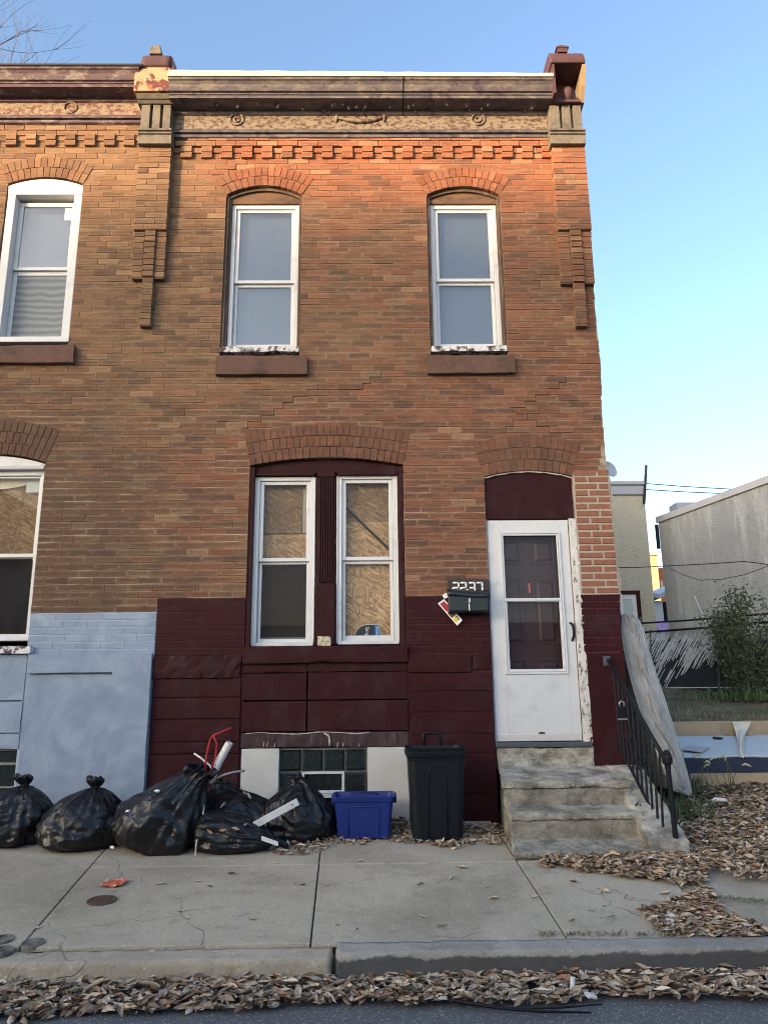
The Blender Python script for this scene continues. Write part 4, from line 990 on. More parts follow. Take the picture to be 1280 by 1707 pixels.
q = W(117, 357, yn+.01); obj('window_sticker', MB().box(q[0]-.055, q[0]+.045, yn+.010, yn+.0125, q[1]-.075, q[1]+.07), M['paper'], nw)
sill(nw, -4.4, -3.012, 4.792, 4.985, -.06, 15)
# ground-floor window
yg = .07; lx1 = A_NL.x1-.006
g = MB(); arc = A_NL.inner(16); zt = WZ(30, 787, yg)
g.prism([(x, z-.01) for x, z in arc]+[(lx1, zt+.05), (A_NL.x0, zt+.05)], .03, .16)
nl = obj('window', g, M['white_paint'], N, bevel=.005)
obj('drip_rail', MB().box(A_NL.x0, lx1, .0, .14, zt+.008, zt+.049), M['sash_inner'], nl, bevel=.008)
zb_ = WZ(30, 1068, yg); zmn = WZ(35, 925, yg)
obj('frame', MB().ring(A_NL.x0, lx1, zb_, zt+.006, .045, yg-.01, yg+.07), M['vinyl'], nl, bevel=.004)
obj('upper_sash', MB().ring(A_NL.x0+.046, lx1-.046, zmn-.02, zt-.04, .02, yg+.015, yg+.04, wb=.036), M['vinyl'], nl, bevel=.003); obj('lower_sash', MB().ring(A_NL.x0+.046, lx1-.046, zb_+.046, zmn-.022, .02, yg+.042, yg+.065), M['vinyl'], nl, bevel=.003)
obj('pane', MB().box(A_NL.x0+.06, lx1-.06, yg+.025, yg+.029, zmn, zt-.05), M['glass'], nl); obj('pane', MB().box(A_NL.x0+.06, lx1-.06, yg+.05, yg+.054, zb_+.05, zmn-.03), M['glass'], nl)
obj('strand_board', MB().box(A_NL.x0, lx1, .20, .21, zmn-.1, 3.75), M['osb_dark'], nl); obj('strand_board', MB().box(A_NL.x0, lx1, .215, .225, zb_, zmn-.1), M['osb_dark'], nl)
obj('insect_screen', MB().box(A_NL.x0+.07, lx1-.07, yg+.03, yg+.031, zb_+.08, zmn-.03), glass('dark_screen', 1.15, (.35, .35, .35), ((.08, .08, .085), .4)), nl)
q0 = W(55, 808, .15); obj('window_sticker', MB().box(q0[0]-.06, lx1-.07, .150, .153, q0[1]-.08, zt-.05), plain('pale_sticker', (.50, .55, .55), .6), nl)
obj('curved_blind', MB().prism([(A_NL.x0+.05, zt-.04)]+[(lerp(-3.9, q0[0]+.01, t), zt-.045-.11*math.sqrt(max(0, 1-t*t))) for t in [i/12 for i in range(13)]], .170, .176), plain('cream_blind', (.62, .56, .42), .8), nl)
obj('sill', rough_hexa(box8(A_NL.x0, WX(53, 1080, -.04), -.05, .12, 1.895, 1.965), 24, 4, 4, .006, .012, 25), M['ledge_peel'], nl)
# blue base
def nblock(x0, x1, z0, z1, yf, seed, amp=.003): return obj('base_stone', rough_hexa(box8(x0, x1, yf, .12, z0, z1), max(4, int((x1-x0)/.06)), 4, max(4, int((z1-z0)/.06)), amp, .01, seed, 5), M['blue'], N)
nx_l = -3.195
nblock(nx_l+.004, XB-.006, 1.715, 1.885, -.048, 41); nblock(nx_l, -2.397, .25, 1.708, -.012, 42, .005); nblock(-2.395, XB-.004, .25, 1.725, -.068, 43, .005)
nblock(-4.4, nx_l-.012, 1.475, 1.89, -.004, 44); nblock(-4.4, nx_l-.012, 1.19, 1.466, -.010, 45); nblock(-4.4, nx_l-.012, 1.05, 1.182, -.004, 46)
nbw = obj('basement_window', MB().box(-4.4, nx_l-.014, .06, .2, .3, 1.045), M['block_joint'], N)
for r_ in range(3):
    for c_ in range(4):
        b = nx_l-.05-c_*.20; zt_ = 1.03-r_*.20-(0 if r_ == 0 else -.08); a = b-.185; zb2 = zt_-(.10 if r_ == 0 else .185)
        obj('glass_block', MB().loft([[(a, .055, zb2), (b, .055, zb2), (b, .055, zt_), (a, .055, zt_)], [(a+.006, .04, zb2+.006), (b-.006, .04, zb2+.006), (b-.006, .04, zt_-.006), (a+.006, .04, zt_-.006)]]), M['block_glass'], nbw)
# cornice of the neighbour, a little higher
dz = .165; NX0, NX1 = -5.2, -2.50
cor = MB(); cor.extrude_x([(y_, z_+dz+.02) for y_, z_ in prof+[(0.05, 7.575), (0.05, 7.44)]], NX0, NX1); cor.extrude_x([(y_*.9 if y_ < 0 else y_, z_+dz+.0) for y_, z_ in cro], NX0, NX1)
C2 = obj('cornice', cor, M['cornice_maroon'], N)
obj('frieze', MB().box(NX0, NX1, -.034, .05, zf0+dz+.02, zf1+dz+.002), M['frieze_maroon'], C2)
obj('roof_edge', MB().extrude_x([(.05, zf1+dz+.240), (-.31, zf1+dz+.240), (-.318, zf1+dz+.252), (-.30, zf1+dz+.275), (.05, zf1+dz+.285)], NX0, NX1+.04), M['roof'], C2)
x_, z_ = W(118, 179, -.04); mb = MB(); mb.tube([(x_+.072*math.cos(a), -.040, z_+.072*math.sin(a)) for a in [2*math.pi*i/8+.39 for i in range(9)]], .010, 6, False); obj('medallion', mb, M['frieze_maroon'], C2)
cL = cap_base(N, -2.492, -2.155)
zb = 7.787; obj('cap_moulding', MB().extrude_x([(.05, zb), (-.17, zb), (-.19, zb+.02), (-.195, zb+.025), (-.21, zb+.028), (-.235, zb+.060), (-.24, zb+.072), (.05, zb+.072)], -2.525, -2.145), M['cap_stone'], cL)
obj('rust_box', MB().box(-2.548, -2.165, -.27, .05, zb+.075, zb+.378), M['cap_rust'], cL, bevel=.006)
obj('cap_hood', MB().extrude_x([(.05, zb+.380), (-.28, zb+.380), (-.285, zb+.44), (-.27, zb+.53), (-.20, zb+.60), (.05, zb+.63)], -2.50, -2.165), M['cap_maroon'], cL, bevel=.05, seg=3)
q = W(262, 84, -.2); obj('finial', MB().loft([[(q[0]+sx*.07, -.2+sy*.05, zb+.58) for sx, sy in C4], [(q[0]+sx*.055-.005, -.2+sy*.05, zb+.67) for sx, sy in C4], [(q[0]+sx*.03+.01, -.2+sy*.03, zb+.71) for sx, sy in C4]]), M['cap_stone'], cL, bevel=.01)
obj('flashing', MB().prism([(-2.168, 8.03), (-2.10, 8.03), (-2.168, zb+.56)], -.24, .05), M['cap_maroon'], cL)
# ================================================================== STOOP AND RAILING
S = thing('stoop', (1.6, -.6, .34), 'worn cracked concrete front steps below the white door', 'steps')
def stepblk(yb, yf, zb, zf, zlow, pxl, pxr, seed):
    xl0, xl1 = pxl; xr0, xr1 = pxr; th = .05
    P = [(xl1+.01, yf+.018, zlow), (xl1+.01, yf+.018, zf-th), (xl0+.01, yb, zlow), (xl0+.01, yb, zb-th), (xr1, yf+.018, zlow), (xr1, yf+.018, zf-th), (xr0, yb, zlow), (xr0, yb, zb-th)]
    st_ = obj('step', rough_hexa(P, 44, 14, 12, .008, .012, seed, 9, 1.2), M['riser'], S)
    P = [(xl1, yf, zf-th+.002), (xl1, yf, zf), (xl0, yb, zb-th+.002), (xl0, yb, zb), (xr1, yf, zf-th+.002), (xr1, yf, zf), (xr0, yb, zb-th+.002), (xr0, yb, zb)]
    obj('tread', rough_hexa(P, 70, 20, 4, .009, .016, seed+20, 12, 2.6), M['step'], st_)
xa = WX(832, 1280, 0); xr_ = 2.12
stepblk(.05, -.62, .855, .775, .30, (xa, WX(836, 1312, -.62)), (xr_, xr_), 1)
stepblk(-.45, -.90, .605, .566, .25, (WX(842, 1340, -.5), WX(848, 1362, -.90)), (xr_, xr_-.01), 2)
stepblk(-.75, -1.20, .395, .345, .20, (WX(850, 1385, -.75), WX(857, 1420, -1.20)), (xr_, xr_), 3)
obj('cheek_wall', rough_hexa([(2.06, -1.20, .18), (2.03, -1.18, .40), (2.06, -.28, .18), (2.06, -.28, .845), (2.34, -1.20, .18), (2.34, -1.18, .40), (2.34, -.28, .18), (2.34, -.28, .845)], 10, 34, 18, .007, .018, 4, 8, 1.4), M['step'], S)
obj('cheek_wall', rough_hexa(box8(2.07, 2.335, -.29, .03, .18, .852), 10, 12, 14, .007, .018, 6, 8, 1.3), M['step'], S)
RL = thing('handrail', (2.38, -1.14, .28), 'black wrought iron handrail with scrolls beside the concrete steps', 'handrail')
T0 = Vector((*W(1016, 1100, -.015), 0)); T0 = Vector((T0.x, -.015, T0.y)); q = W(1109, 1268, -1.12); T1 = Vector((q[0], -1.12, q[1]))
q = W(1048, 1236, -.02); B0 = Vector((q[0], -.02, q[1])); q = W(1114, 1405, -1.12); B1 = Vector((q[0], -1.12, q[1]))
B0.x = lerp(T0.x, T1.x, .1); T0.x = B0.x-.02
obj('top_rail', MB().tube([T0, T0.lerp(T1, .5)+Vector((0, 0, -.004)), T1], .017, 8), M['iron'], RL, smooth=True)
obj('bottom_rail', MB().tube([B0, B1], .013, 6), M['iron'], RL)
for i in range(1, 11):
    t = i/11; a, b = T0.lerp(T1, t), B0.lerp(B1, t); obj('baluster', MB().tube([a, b], .0098, 6), M['iron'], RL)
for k, (t, hh) in enumerate(((.36, .55), (.52, .45), (.52, .70), (.68, .55))):
    c = T0.lerp(T1, t).lerp(B0.lerp(B1, t), hh); P = []
    for i in range(20):
        a = i/19*4.2*math.pi/1.5; r_ = .012+.048*i/19; P.append(c+Vector((.0, math.cos(a)*r_, math.sin(a)*r_*1.2)))
    obj('scroll', MB().tube(P, .008, 5), M['iron'], RL, smooth=True)
nb_ = Vector((T1.x+.02, T1.y-.01, SW0+SWS*T1.y-.03))
ne = MB().tube([nb_, Vector((T1.x+.012, T1.y, T1.z-.03))], .021, 8); obj('newel', ne, M['iron'], RL)
nq = MB(); nn = Vector((T1.x+.012, T1.y, T1.z-.05))
nq.loft([[nn+Vector((math.cos(a)*r_, math.sin(a)*r_, h)) for a in [2*math.pi*i/8 for i in range(8)]] for r_, h in ((.022, 0), (.026, .02), (.040, .035), (.042, .075), (.034, .095), (.036, .10), (.020, .125), (.004, .13))]); obj('newel_cap', nq, M['iron'], RL)
obj('wall_plate', MB().box(T0.x-.045, T0.x+.02, -.022, .0, T0.z-.055, T0.z+.035), M['galv'], RL, bevel=.004)
LK = thing('lock_box', (2.30, -.35, 1.25), 'small black key lock box hanging from the iron railing', 'lock box')
q = W(1037, 1190, -.33); lx, lz = q; obj('body', MB().loft([[(lx+sx*.052*f, -.33+sy*.024*f, lz+h) for sx, sy in ((-1, -1), (1, -1), (1, 1), (-1, 1))] for h, f in ((-.055, .92), (-.045, 1), (.05, 1), (.062, .9))]), M['iron'], LK, bevel=.006)
obj('base_strip', MB().box(lx-.05, lx+.03, -.358, -.352, lz-.052, lz-.038), M['steel'], LK)
obj('shackle', MB().tube([(lx-.02, -.33, lz+.055), (lx-.02, -.33, lz+.095), (lx, -.33, lz+.11), (lx+.02, -.33, lz+.095), (lx+.02, -.33, lz+.055)], .007, 6), M['steel'], LK, smooth=True)

# ================================================================== MAILBOX, NUMBER BOARD, MAIL
q0, q1 = W(747, 992, -.11), W(815, 1022, -.11); mx0, mx1, mz0, mz1 = q0[0], q1[0]-.004, q1[1]+.004, q0[1]
MX = thing('mailbox', ((mx0+mx1)/2, 0, mz0), 'black metal wall mailbox stuffed with mail beside the white door', 'mailbox')
obj('body', MB().extrude_x([(-.006, mz0+.01), (-.09, mz0), (-.115, mz0+.02), (-.12, mz1-.01), (-.006, mz1+.03)], mx0, mx1), M['mail'], MX, bevel=.008)
lid = []
for i in range(13):
    x_ = lerp(mx0-.008, mx1+.006, i/12); s_ = .012*math.cos(i/12*math.pi*1.3)
    lid.append([(x_, -.004, mz1+.066+s_*.4), (x_, -.05, mz1+.060+s_*.8), (x_, -.118, mz1+.026+s_), (x_, -.131, mz1+.008+s_), (x_, -.131, mz1-.016+s_)])
lo = obj('lid', MB().grid(lid), M['mail'], MX, smooth=True); sm = lo.modifiers.new('Solid', 'SOLIDIFY'); sm.thickness = .004
q = W(782, 999, -.13); obj('latch', MB().prism([(q[0]-.011, q[1]-.03), (q[0]+.011, q[1]-.03), (q[0]+.006, q[1]+.012), (q[0]-.006, q[1]+.012)], -.142, -.130).tube([(q[0], -.126, q[1]-.04), (q[0], -.124, mz0+.02)], .004, 5), M['steel'], MX)
NBX = [W(px, py, -.012) for px, py in ((747, 967), (815, 966), (815, 992), (747, 995))]
nx0, nx1, nz0, nz1 = NBX[3][0], NBX[1][0], NBX[3][1]-.02, NBX[0][1]
NB = thing('number_board', ((nx0+nx1)/2, 0, nz0), 'dark wooden house number board with white 2237 above the mailbox', 'number board')
obj('board', MB().prism([(nx0, nz0), (nx1, nz0), (nx1, nz1)]+[(lerp(nx1, nx0, i/8), nz1+.012*math.sin(math.pi*i/8)) for i in range(1, 8)]+[(nx0, nz1)], -.020, -.005), M['black_tape'], NB)
DG = {'2': [((0, 1), (1, 1)), ((1, 1), (1, .5)), ((1, .5), (0, .5)), ((0, .5), (0, 0)), ((0, 0), (1, 0))], '3': [((0, 1), (1, 1)), ((1, 1), (1, .5)), ((.1, .5), (1, .5)), ((1, .5), (1, 0)), ((0, 0), (1, 0))], '7': [((0, 1), (1, 1)), ((1, 1), (1, .55)), ((1, .55), (.95, 0))]}
for ch, px in zip('2237', (755, 767.5, 782, 794.5)):
    a = W(px, 988.5, -.022); b = W(px+9, 971.5, -.022); mb = MB()
    for (u0, v0), (u1, v1) in DG[ch]: mb.tube([(lerp(a[0], b[0], u0), -.024, lerp(a[1], b[1], v0)), (lerp(a[0], b[0], u1), -.024, lerp(a[1], b[1], v1))], .0095, 6)
    obj('numeral', mb, M['paper'], NB, smooth=True)
def sheet(name, pts, y0, y1, mat, th=.002):
    P = [(W(px, py, yy)[0], yy, W(px, py, yy)[1]) for (px, py), yy in zip(pts, (y0, y0, y1, y1))]
    n = (Vector(P[1])-Vector(P[0])).cross(Vector(P[3])-Vector(P[0])).normalized(); n = n if n.y < 0 else -n
    return MB().loft([[Vector(p)-n*th*.5 for p in P], [Vector(p)+n*th*.5 for p in P]]), P, n
mb, P, nr = sheet('flyer', [(729.5, 1006), (740, 998.5), (770.5, 1034), (762, 1043)], -.035, -.055, None)
FL = tag(obj('flyer', mb, M['paper']), 'folded printed flyer sticking out below the mailbox', 'flyer')
P = [Vector(p) for p in P]
def on(u, v): return P[0].lerp(P[1], u).lerp(P[3].lerp(P[2], u), v)+nr*.0015
for (u0, u1, v0, v1, mt) in ((.15, .85, .06, .42, 'red_print'), (.12, .88, .45, .70, 'brown_print'), (.12, .5, .73, .9, 'yellow_print'), (.55, .88, .73, .9, 'brown_print'), (.2, .45, .12, .3, 'brown_print'), (.6, .8, .78, .86, 'yellow_print')):
    k = .0004*len(FL.children); V = [on(u0, v0)+nr*k, on(u1, v0)+nr*k, on(u1, v1)+nr*k, on(u0, v1)+nr*k]; obj('print_block', MB().add(V, [(0, 1, 2, 3)]), M[mt], FL)
mb, _, _ = sheet('e', [(754, 990), (781, 981.5), (779, 990), (756, 994)], -.05, -.06, None); tag(obj('envelope', mb, M['paper']), 'white envelope poking out of the top of the mailbox', 'envelope')
mb, _, _ = sheet('e', [(737, 992), (744, 988), (747, 996), (740, 998)], -.05, -.06, None); tag(obj('paper_scrap', mb, M['paper']), 'crumpled white paper at the left corner of the mailbox', 'paper')

# ================================================================== BINS
def rr(cx, cy, w_, d_, r_, z_, n=5):
    P = []
    for (sx, sy, a0) in ((1, 1, 0), (-1, 1, 90), (-1, -1, 180), (1, -1, 270)):
        for i in range(n+1):
            a = R(a0+90*i/n); P.append((cx+sx*(w_/2-r_)+r_*math.cos(a), cy+sy*(d_/2-r_)+r_*math.sin(a), z_))
    return P
fb = G(731, 1406); cy = fb.y+.20; cz0 = SW0+SWS*cy
cw0 = WX(773, 1402, fb.y)-WX(689, 1402, fb.y); cx_ = (WX(773, 1402, fb.y)+WX(689, 1402, fb.y))/2; ctop = WZ(731, 1247, fb.y-.03)
TC = thing('trash_can', (cx_, cy, cz0), 'tall dark green plastic trash can with no lid beside the steps', 'trash can')
hh = ctop-cz0; cw1 = WX(779, 1250, fb.y-.03)-WX(683, 1250, fb.y-.03)
def cr(t, dw=0, r_=.06): return rr(cx_, cy, lerp(cw0, cw1, t)+dw, lerp(.38, .45, t)+dw, r_, cz0+hh*t)
obj('body', MB().loft([cr(0, -.03), cr(.015), cr(.85), cr(.90, .012), cr(.905, .03), cr(.955, .036), cr(.96, .02), cr(.985, .03), cr(1.0, .036), cr(1.0, .0), cr(.9, -.02), cr(.05, -.03)]), M['can'], TC, bevel=.003)
yfr = lambda t: cy-lerp(.38, .45, t)/2
ar = [(cx_+.075*math.cos(R(180-a)), .70+.075/hh*math.sin(R(180-a))) for a in range(0, 181, 15)]
pth = [(cx_-.075, yfr(.03)-.002, cz0+.03*hh)]+[(x_, yfr(t)-.002, cz0+t*hh) for x_, t in ar]+[(cx_+.075, yfr(.03)-.002, cz0+.03*hh)]
obj('moulded_rib', MB().tube(pth, .006, 6), M['can'], TC, smooth=True)
hb_ = [(cx_-.075, cy+.235, cz0+hh*.99), (cx_-.075, cy+.25, cz0+hh+.085), (cx_-.06, cy+.25, cz0+hh+.10), (cx_+.06, cy+.25, cz0+hh+.10), (cx_+.075, cy+.25, cz0+hh+.085), (cx_+.075, cy+.235, cz0+hh*.99)]
obj('handle', MB().tube(hb_, .016, 6), M['can'], TC, smooth=True)
for sx in (-1, 1): obj('wheel', MB().tube([(cx_+sx*(cw0/2-.07), cy+.20, cz0+.08), (cx_+sx*(cw0/2-.02), cy+.20, cz0+.08)], .08, 16), M['can'], TC)
fb = G(607, 1402); cyb = fb.y+.16; bz0 = SW0+SWS*cyb; bx_ = (WX(563, 1398, fb.y)+WX(650, 1398, fb.y))/2; w0 = WX(650, 1398, fb.y)-WX(563, 1398, fb.y); w1_ = WX(657, 1330, fb.y-.03)-WX(558, 1330, fb.y-.03); bh = WZ(607, 1328, fb.y-.03)-bz0
RB = thing('recycling_bin', (bx_, cyb, bz0), 'empty blue plastic recycling bin standing in leaves below the glass block window', 'bin')
def br(t, dw=0, r_=.035): return rr(bx_, cyb, lerp(w0, w1_, t)+dw, lerp(.30, .38, t)+dw, r_, bz0+bh*t)
obj('body', MB().loft([br(0, -.02), br(.02), br(.86), br(.875, .02), br(1.0, .03), br(1.0, .0), br(.9, -.012), br(.03, -.02)]), M['bin_blue'], RB, bevel=.004)
pan = [(bx_+u*w0*.5, cyb-lerp(.30, .38, t)/2-.002, bz0+bh*t) for u, t in ((-.58, .08), (-.62, .70), (-.50, .76), (.50, .76), (.62, .70), (.58, .08))]
obj('moulded_rib', MB().tube(pan, .005, 6), M['bin_blue'], RB, smooth=True)
pan = [(bx_+u*w0*.5, cyb+.17-.025, bz0+bh*(.88+.12*math.cos(u*1.5))) for u in [-.6+.1*i for i in range(13)]]
obj('grip_rib', MB().tube(pan, .006, 6), M['bin_blue'], RB, smooth=True)
for sx in (-1, 1): obj('rim_handle', MB().box(bx_+sx*w1_*.5-.018+sx*.01, bx_+sx*w1_*.5+.018+sx*.01, cyb-.07, cyb+.07, bz0+bh*.80, bz0+bh*1.02), M['bin_blue'], RB, bevel=.008)

# ================================================================== TRASH BAGS
BAGS = []
TIED = [(0, 0), (.55, .0), (.82, .015), (.96, .08), (1.0, .2), (.99, .34), (.93, .48), (.82, .62), (.66, .75), (.46, .86), (.27, .93), (.12, .975), (.07, .985), (.075, 1.0), (.11, 1.035), (.15, 1.08), (.17, 1.13), (.13, 1.17), (.04, 1.13)]
SLUMP = [(0, 0), (.6, .0), (.88, .02), (1.0, .12), (1.03, .28), (.98, .46), (.86, .62), (.68, .76), (.50, .86), (.34, .93), (.22, .99), (.15, 1.04), (.19, 1.10), (.10, 1.12)]
OPENB = [(0, 0), (.6, .0), (.86, .03), (.98, .14), (1.0, .3), (.97, .45), (.90, .6), (.80, .73), (.70, .84), (.62, .93), (.58, 1.0), (.60, 1.03), (.50, .98), (.44, .8), (.36, .5), (.05, .35)]
def resample(pr, n):
    L = [0]
    for a, b in zip(pr, pr[1:]): L.append(L[-1]+math.hypot(b[0]-a[0], (b[1]-a[1])*1.2))
    out = []
    for i in range(n):
        s_ = L[-1]*i/(n-1); out.append((interp(list(zip(L, [p[0] for p in pr])), s_), interp(list(zip(L, [p[1] for p in pr])), s_), s_/L[-1]))
    return out
def bag(label, loc, rx, ry, h, shear=(0, 0), rot=None, squash=(1, 1), seed=0, pr=TIED, nf=11, cat_group='trash bags piled against the wall', ground=True, ties=True):
    rnd = random.Random(seed); nu, nv = 120, 84; P = resample(pr, nv); rows = []
    ph = [rnd.uniform(0, 6.28) for _ in range(6)]; so = Vector((seed*3.1, seed*1.7, 0))
    Mx = (Euler(rot).to_matrix() if rot else Matrix.Identity(3))
    for (r_, z_, v) in P:
        row = []
        zz = min(1.05, z_)
        for k in range(nu):
            u = 2*math.pi*k/nu; c, s_ = math.cos(u), math.sin(u)
            lump = 1+.16*noise.noise(Vector((c*1.3, s_*1.3, z_*1.6))+so)+.07*noise.noise(Vector((c*3, s_*3, z_*3.4))+so)
            near = max(0.0, min(1.0, (zz-.25)/.7))
            f1 = 1-abs(math.sin(u*nf/2+ph[0]+1.6*noise.noise(Vector((c*1.5, s_*1.5, z_*.8))+so))); f2 = 1-abs(math.sin(u*nf*1.13+ph[1]+2*z_))
            fold = (f1**2.0*.10+f2**2*.045)*near*(1.15 if z_ < .95 else 4.0)
            wr = 0.0
            q = Vector((u*1.7+.7*z_, z_*5.5-.9*math.sin(u+ph[2]), seed*2.0))
            wr += .055*(1-abs(noise.noise(q*1.0))*3.0)
            q2 = Vector((u*4.2, z_*3.2+1.1*math.sin(2*u+ph[3]), seed*5.0)); wr += .036*(1-abs(noise.noise(q2))*3.0)
            q3 = Vector((u*6+z_*7, z_*11-u*2, seed*1.0)); wr += .010*(1-abs(noise.noise(q3))*3.0)
            wr *= min(1.0, r_*2.2)
            rad = r_*(lump+fold+wr)
            sq = max(0.0, min(1.0, (zz-.35)/.6)); x_ = rad*rx*c*lerp(1, squash[0], sq); y_ = rad*ry*s_*lerp(1, squash[1], sq); zq = h*(z_+(.06*noise.noise(Vector((c*2, s_*2, z_*2+seed))) if .05 < z_ < .95 else 0))
            p = Vector((x_+shear[0]*max(0, z_)**1.7, y_+shear[1]*max(0, z_)**1.7, zq))
            if z_ > 1.0: p += Vector((.9*(z_-1.0)*h*math.sin(seed*1.3)+.03*noise.noise(Vector((c*2, s_*2, seed))), .3*(z_-1.0)*h*math.cos(seed), .035*noise.noise(Vector((c*1.6, s_*1.6, seed+4)))))
            p = Mx @ p+Vector(loc)
            if ground:
                g_ = SW0+SWS*min(p.y, 0)+.004
                if p.z < g_: p.z = g_+.002*noise.noise(p*20)
            if p.y > -.05: p.y = -.05+.02*noise.noise(p*9)
            row.append(tuple(p))
        rows.append(row+[row[0]])
    mb = MB(); mb.grid(rows)
    o = obj('trash_bag', mb, M['bag'], smooth=True); sm = o.modifiers.new('Solid', 'SOLIDIFY'); sm.thickness = .0015
    tag(o, label, 'trash bag', cat_group); BAGS.append(o)
    return o
def bagpx(label, l, r_, top, bot, knot, ry, seed, **kw):
    f = G((l+r_)/2, bot); yc = f.y+ry*.92; x0 = WX(l, (top+bot)/2+20, yc); x1 = WX(r_, (top+bot)/2+20, yc); xc = (x0+x1)/2
    zb = SW0+SWS*yc-.01; kq = W(knot[0], knot[1], yc); h = kq[1]-zb
    return bag(label, (xc, yc, zb), (x1-x0)/2*1.04, ry, h*.95, shear=(kq[0]-xc, 0), seed=seed, **kw)
bagpx('tied black trash bag cut by the left picture edge', -42, 82, 1300, 1418, (42, 1303), .30, 3)
bagpx('tied black trash bag with peaked knot in front of the blue wall', 72, 200, 1300, 1424, (160, 1306), .30, 14)
# large bag lying on its side with an open mouth to the right
f = G(262, 1430); yc = f.y+.33; zb = SW0+SWS*yc
bag('largest black trash bag, tipped over with its mouth gaping right', (WX(252, 1390, yc), yc, zb-.01), .36, .34, .68, shear=(.20, -.02), rot=(R(3), R(18), R(0)), seed=21, pr=OPENB, nf=7, squash=(.42, .75))
f = G(395, 1400); yc = f.y+.30
bagpx('slumped black trash bag behind, littered with leaves, below the red wire', 335, 476, 1312, 1405, (372, 1308), .28, 31, pr=SLUMP)
f = G(385, 1428); yc = f.y+.2; bag('low flat black trash bag in front with its twisted end to the right', (WX(338, 1405, yc)-.02, yc, SW0+SWS*yc+.13), .155, .20, .60, rot=(R(0), R(96), R(-6)), seed=44, pr=TIED, nf=9)
bagpx('upright black trash bag with crumpled top beside the blue recycling bin', 440, 548, 1300, 1408, (500, 1298), .25, 52, pr=SLUMP, nf=8)

# ---- odds and ends sticking out of the bags
bpy.context.view_layer.update()
from mathutils.bvhtree import BVHTree
bvh = [BVHTree.FromPolygons([v.co.copy() for v in o.data.vertices], [tuple(p.vertices) for p in o.data.polygons]) for o in BAGS]
def onbag(px, py):
    d = ray(px, py).normalized(); hits = [h for h in (b.ray_cast(CAM, d) for b in bvh) if h[0] is not None]
    if not hits: return None
    h = min(hits, key=lambda h: h[3]); n = h[1] if h[1].dot(d) < 0 else -h[1]; return h[0], n
def P3(px, py, y): q = W(px, py, y); return Vector((q[0], y, q[1]))
tb = [P3(350, 1302, -.52), P3(366, 1268, -.55), P3(383, 1238, -.58)]
pv = MB().tube(tb, [.034, .034, .032], 14, False).tube([p+Vector((0, 0, 0)) for p in tb], [.027, .027, .026], 14, False); tag(obj('plastic_pipe', pv, M['white_plastic'], smooth=True), 'white plastic pipe standing up out of the trash bags', 'pipe')
tag(obj('red_wire', MB().tube([P3(341, 1296, -.60), P3(344, 1262, -.60), P3(351, 1232, -.60), P3(356, 1226, -.61), P3(386, 1213, -.62)], .008, 7).tube([P3(356, 1226, -.61), P3(362, 1240, -.60), P3(359, 1264, -.59), P3(347, 1298, -.58)], .008, 7), M['red'], smooth=True), 'bent red plastic tube above the trash bags', 'tube')
tag(obj('white_hanger', MB().tube([P3(324, 1256, -.55), P3(336, 1264, -.56), P3(350, 1276, -.57), P3(358, 1290, -.58), P3(359, 1299, -.59), P3(341, 1301, -.6), P3(340, 1295, -.6), P3(352, 1293, -.6)], .008, 6), M['white_plastic'], smooth=True), 'broken white plastic hanger beside the white pipe', 'hanger')
tag(obj('bent_stick', MB().tube([P3(356, 1299, -.56), P3(375, 1291, -.52), P3(390, 1287, -.45), P3(407, 1285, -.30)], [.008, .008, .007, .012], 7), M['rag'], smooth=True), 'pale bent stick reaching from the bags to the white basement wall', 'stick')
yb_ = min([(onbag(px, py) or (Vector((0, -.7, 0)),))[0].y for px, py in ((428, 1374), (446, 1364), (464, 1354), (482, 1344))])-.02
a, b = P3(424, 1376, yb_), P3(497, 1336, yb_+.05); d_ = (b-a).normalized(); n_ = Vector((-d_.z, 0, d_.x)); mb = MB(); hw, th = .028, .012
mb.hexa([p+n_*s_*hw+Vector((0, t_*th, 0)) for p in (a, b) for t_ in (-1, 1) for s_ in (-1, 1)]); bd = tag(obj('white_board', mb, M['white_paint'], bevel=.004), 'narrow white painted board lying slanted across the trash bags', 'board')
q = b-d_*.05+Vector((0, -th-.001, 0)); obj('nail_hole', MB().tube([q, q+Vector((0, -.002, 0))], .006, 8), M['dark'], bd)
tag(obj('white_strip', MB().hexa([p+Vector((0, t_*.008, s_*.016)) for p in (P3(436, 1397, -.98), P3(464, 1407, -.96)) for t_ in (-1, 1) for s_ in (-1, 1)]), M['white_plastic'], bevel=.003), 'short white strip poking out of the twisted bag end', 'strip')
cz_ = [P3(341, 1340, -.78), P3(338, 1365, -.88), P3(331, 1390, -.95), P3(327, 1410, -1.0), P3(326, 1427, -1.02)]; tag(obj('cord', MB().tube(cz_, .005, 6), M['rag'], smooth=True), 'thin pale cord hanging from the open trash bag', 'cord')
for i, (px, py, y_) in enumerate(((262, 1318, -.45), (214, 1352, -.45), (187, 1412, -.9))):
    hb2 = onbag(px, py); y_ = hb2[0].y-.012 if hb2 else y_
    mb = rough_hexa([P3(px, py, y_)+Vector((sx*.018, sy*.008, sz*.010)) for sx in (-1, 1) for sy in (-1, 1) for sz in (-1, 1)], 6, 5, 5, .007, .008, i*7+2, 24)
    tag(obj('paper_scrap', mb, M['paper']), ('small white scrap stuck high on the largest trash bag', 'small white scrap stuck on the left side of the largest trash bag', 'white scrap at the foot of the bags between the second and the largest')[i], 'paper')

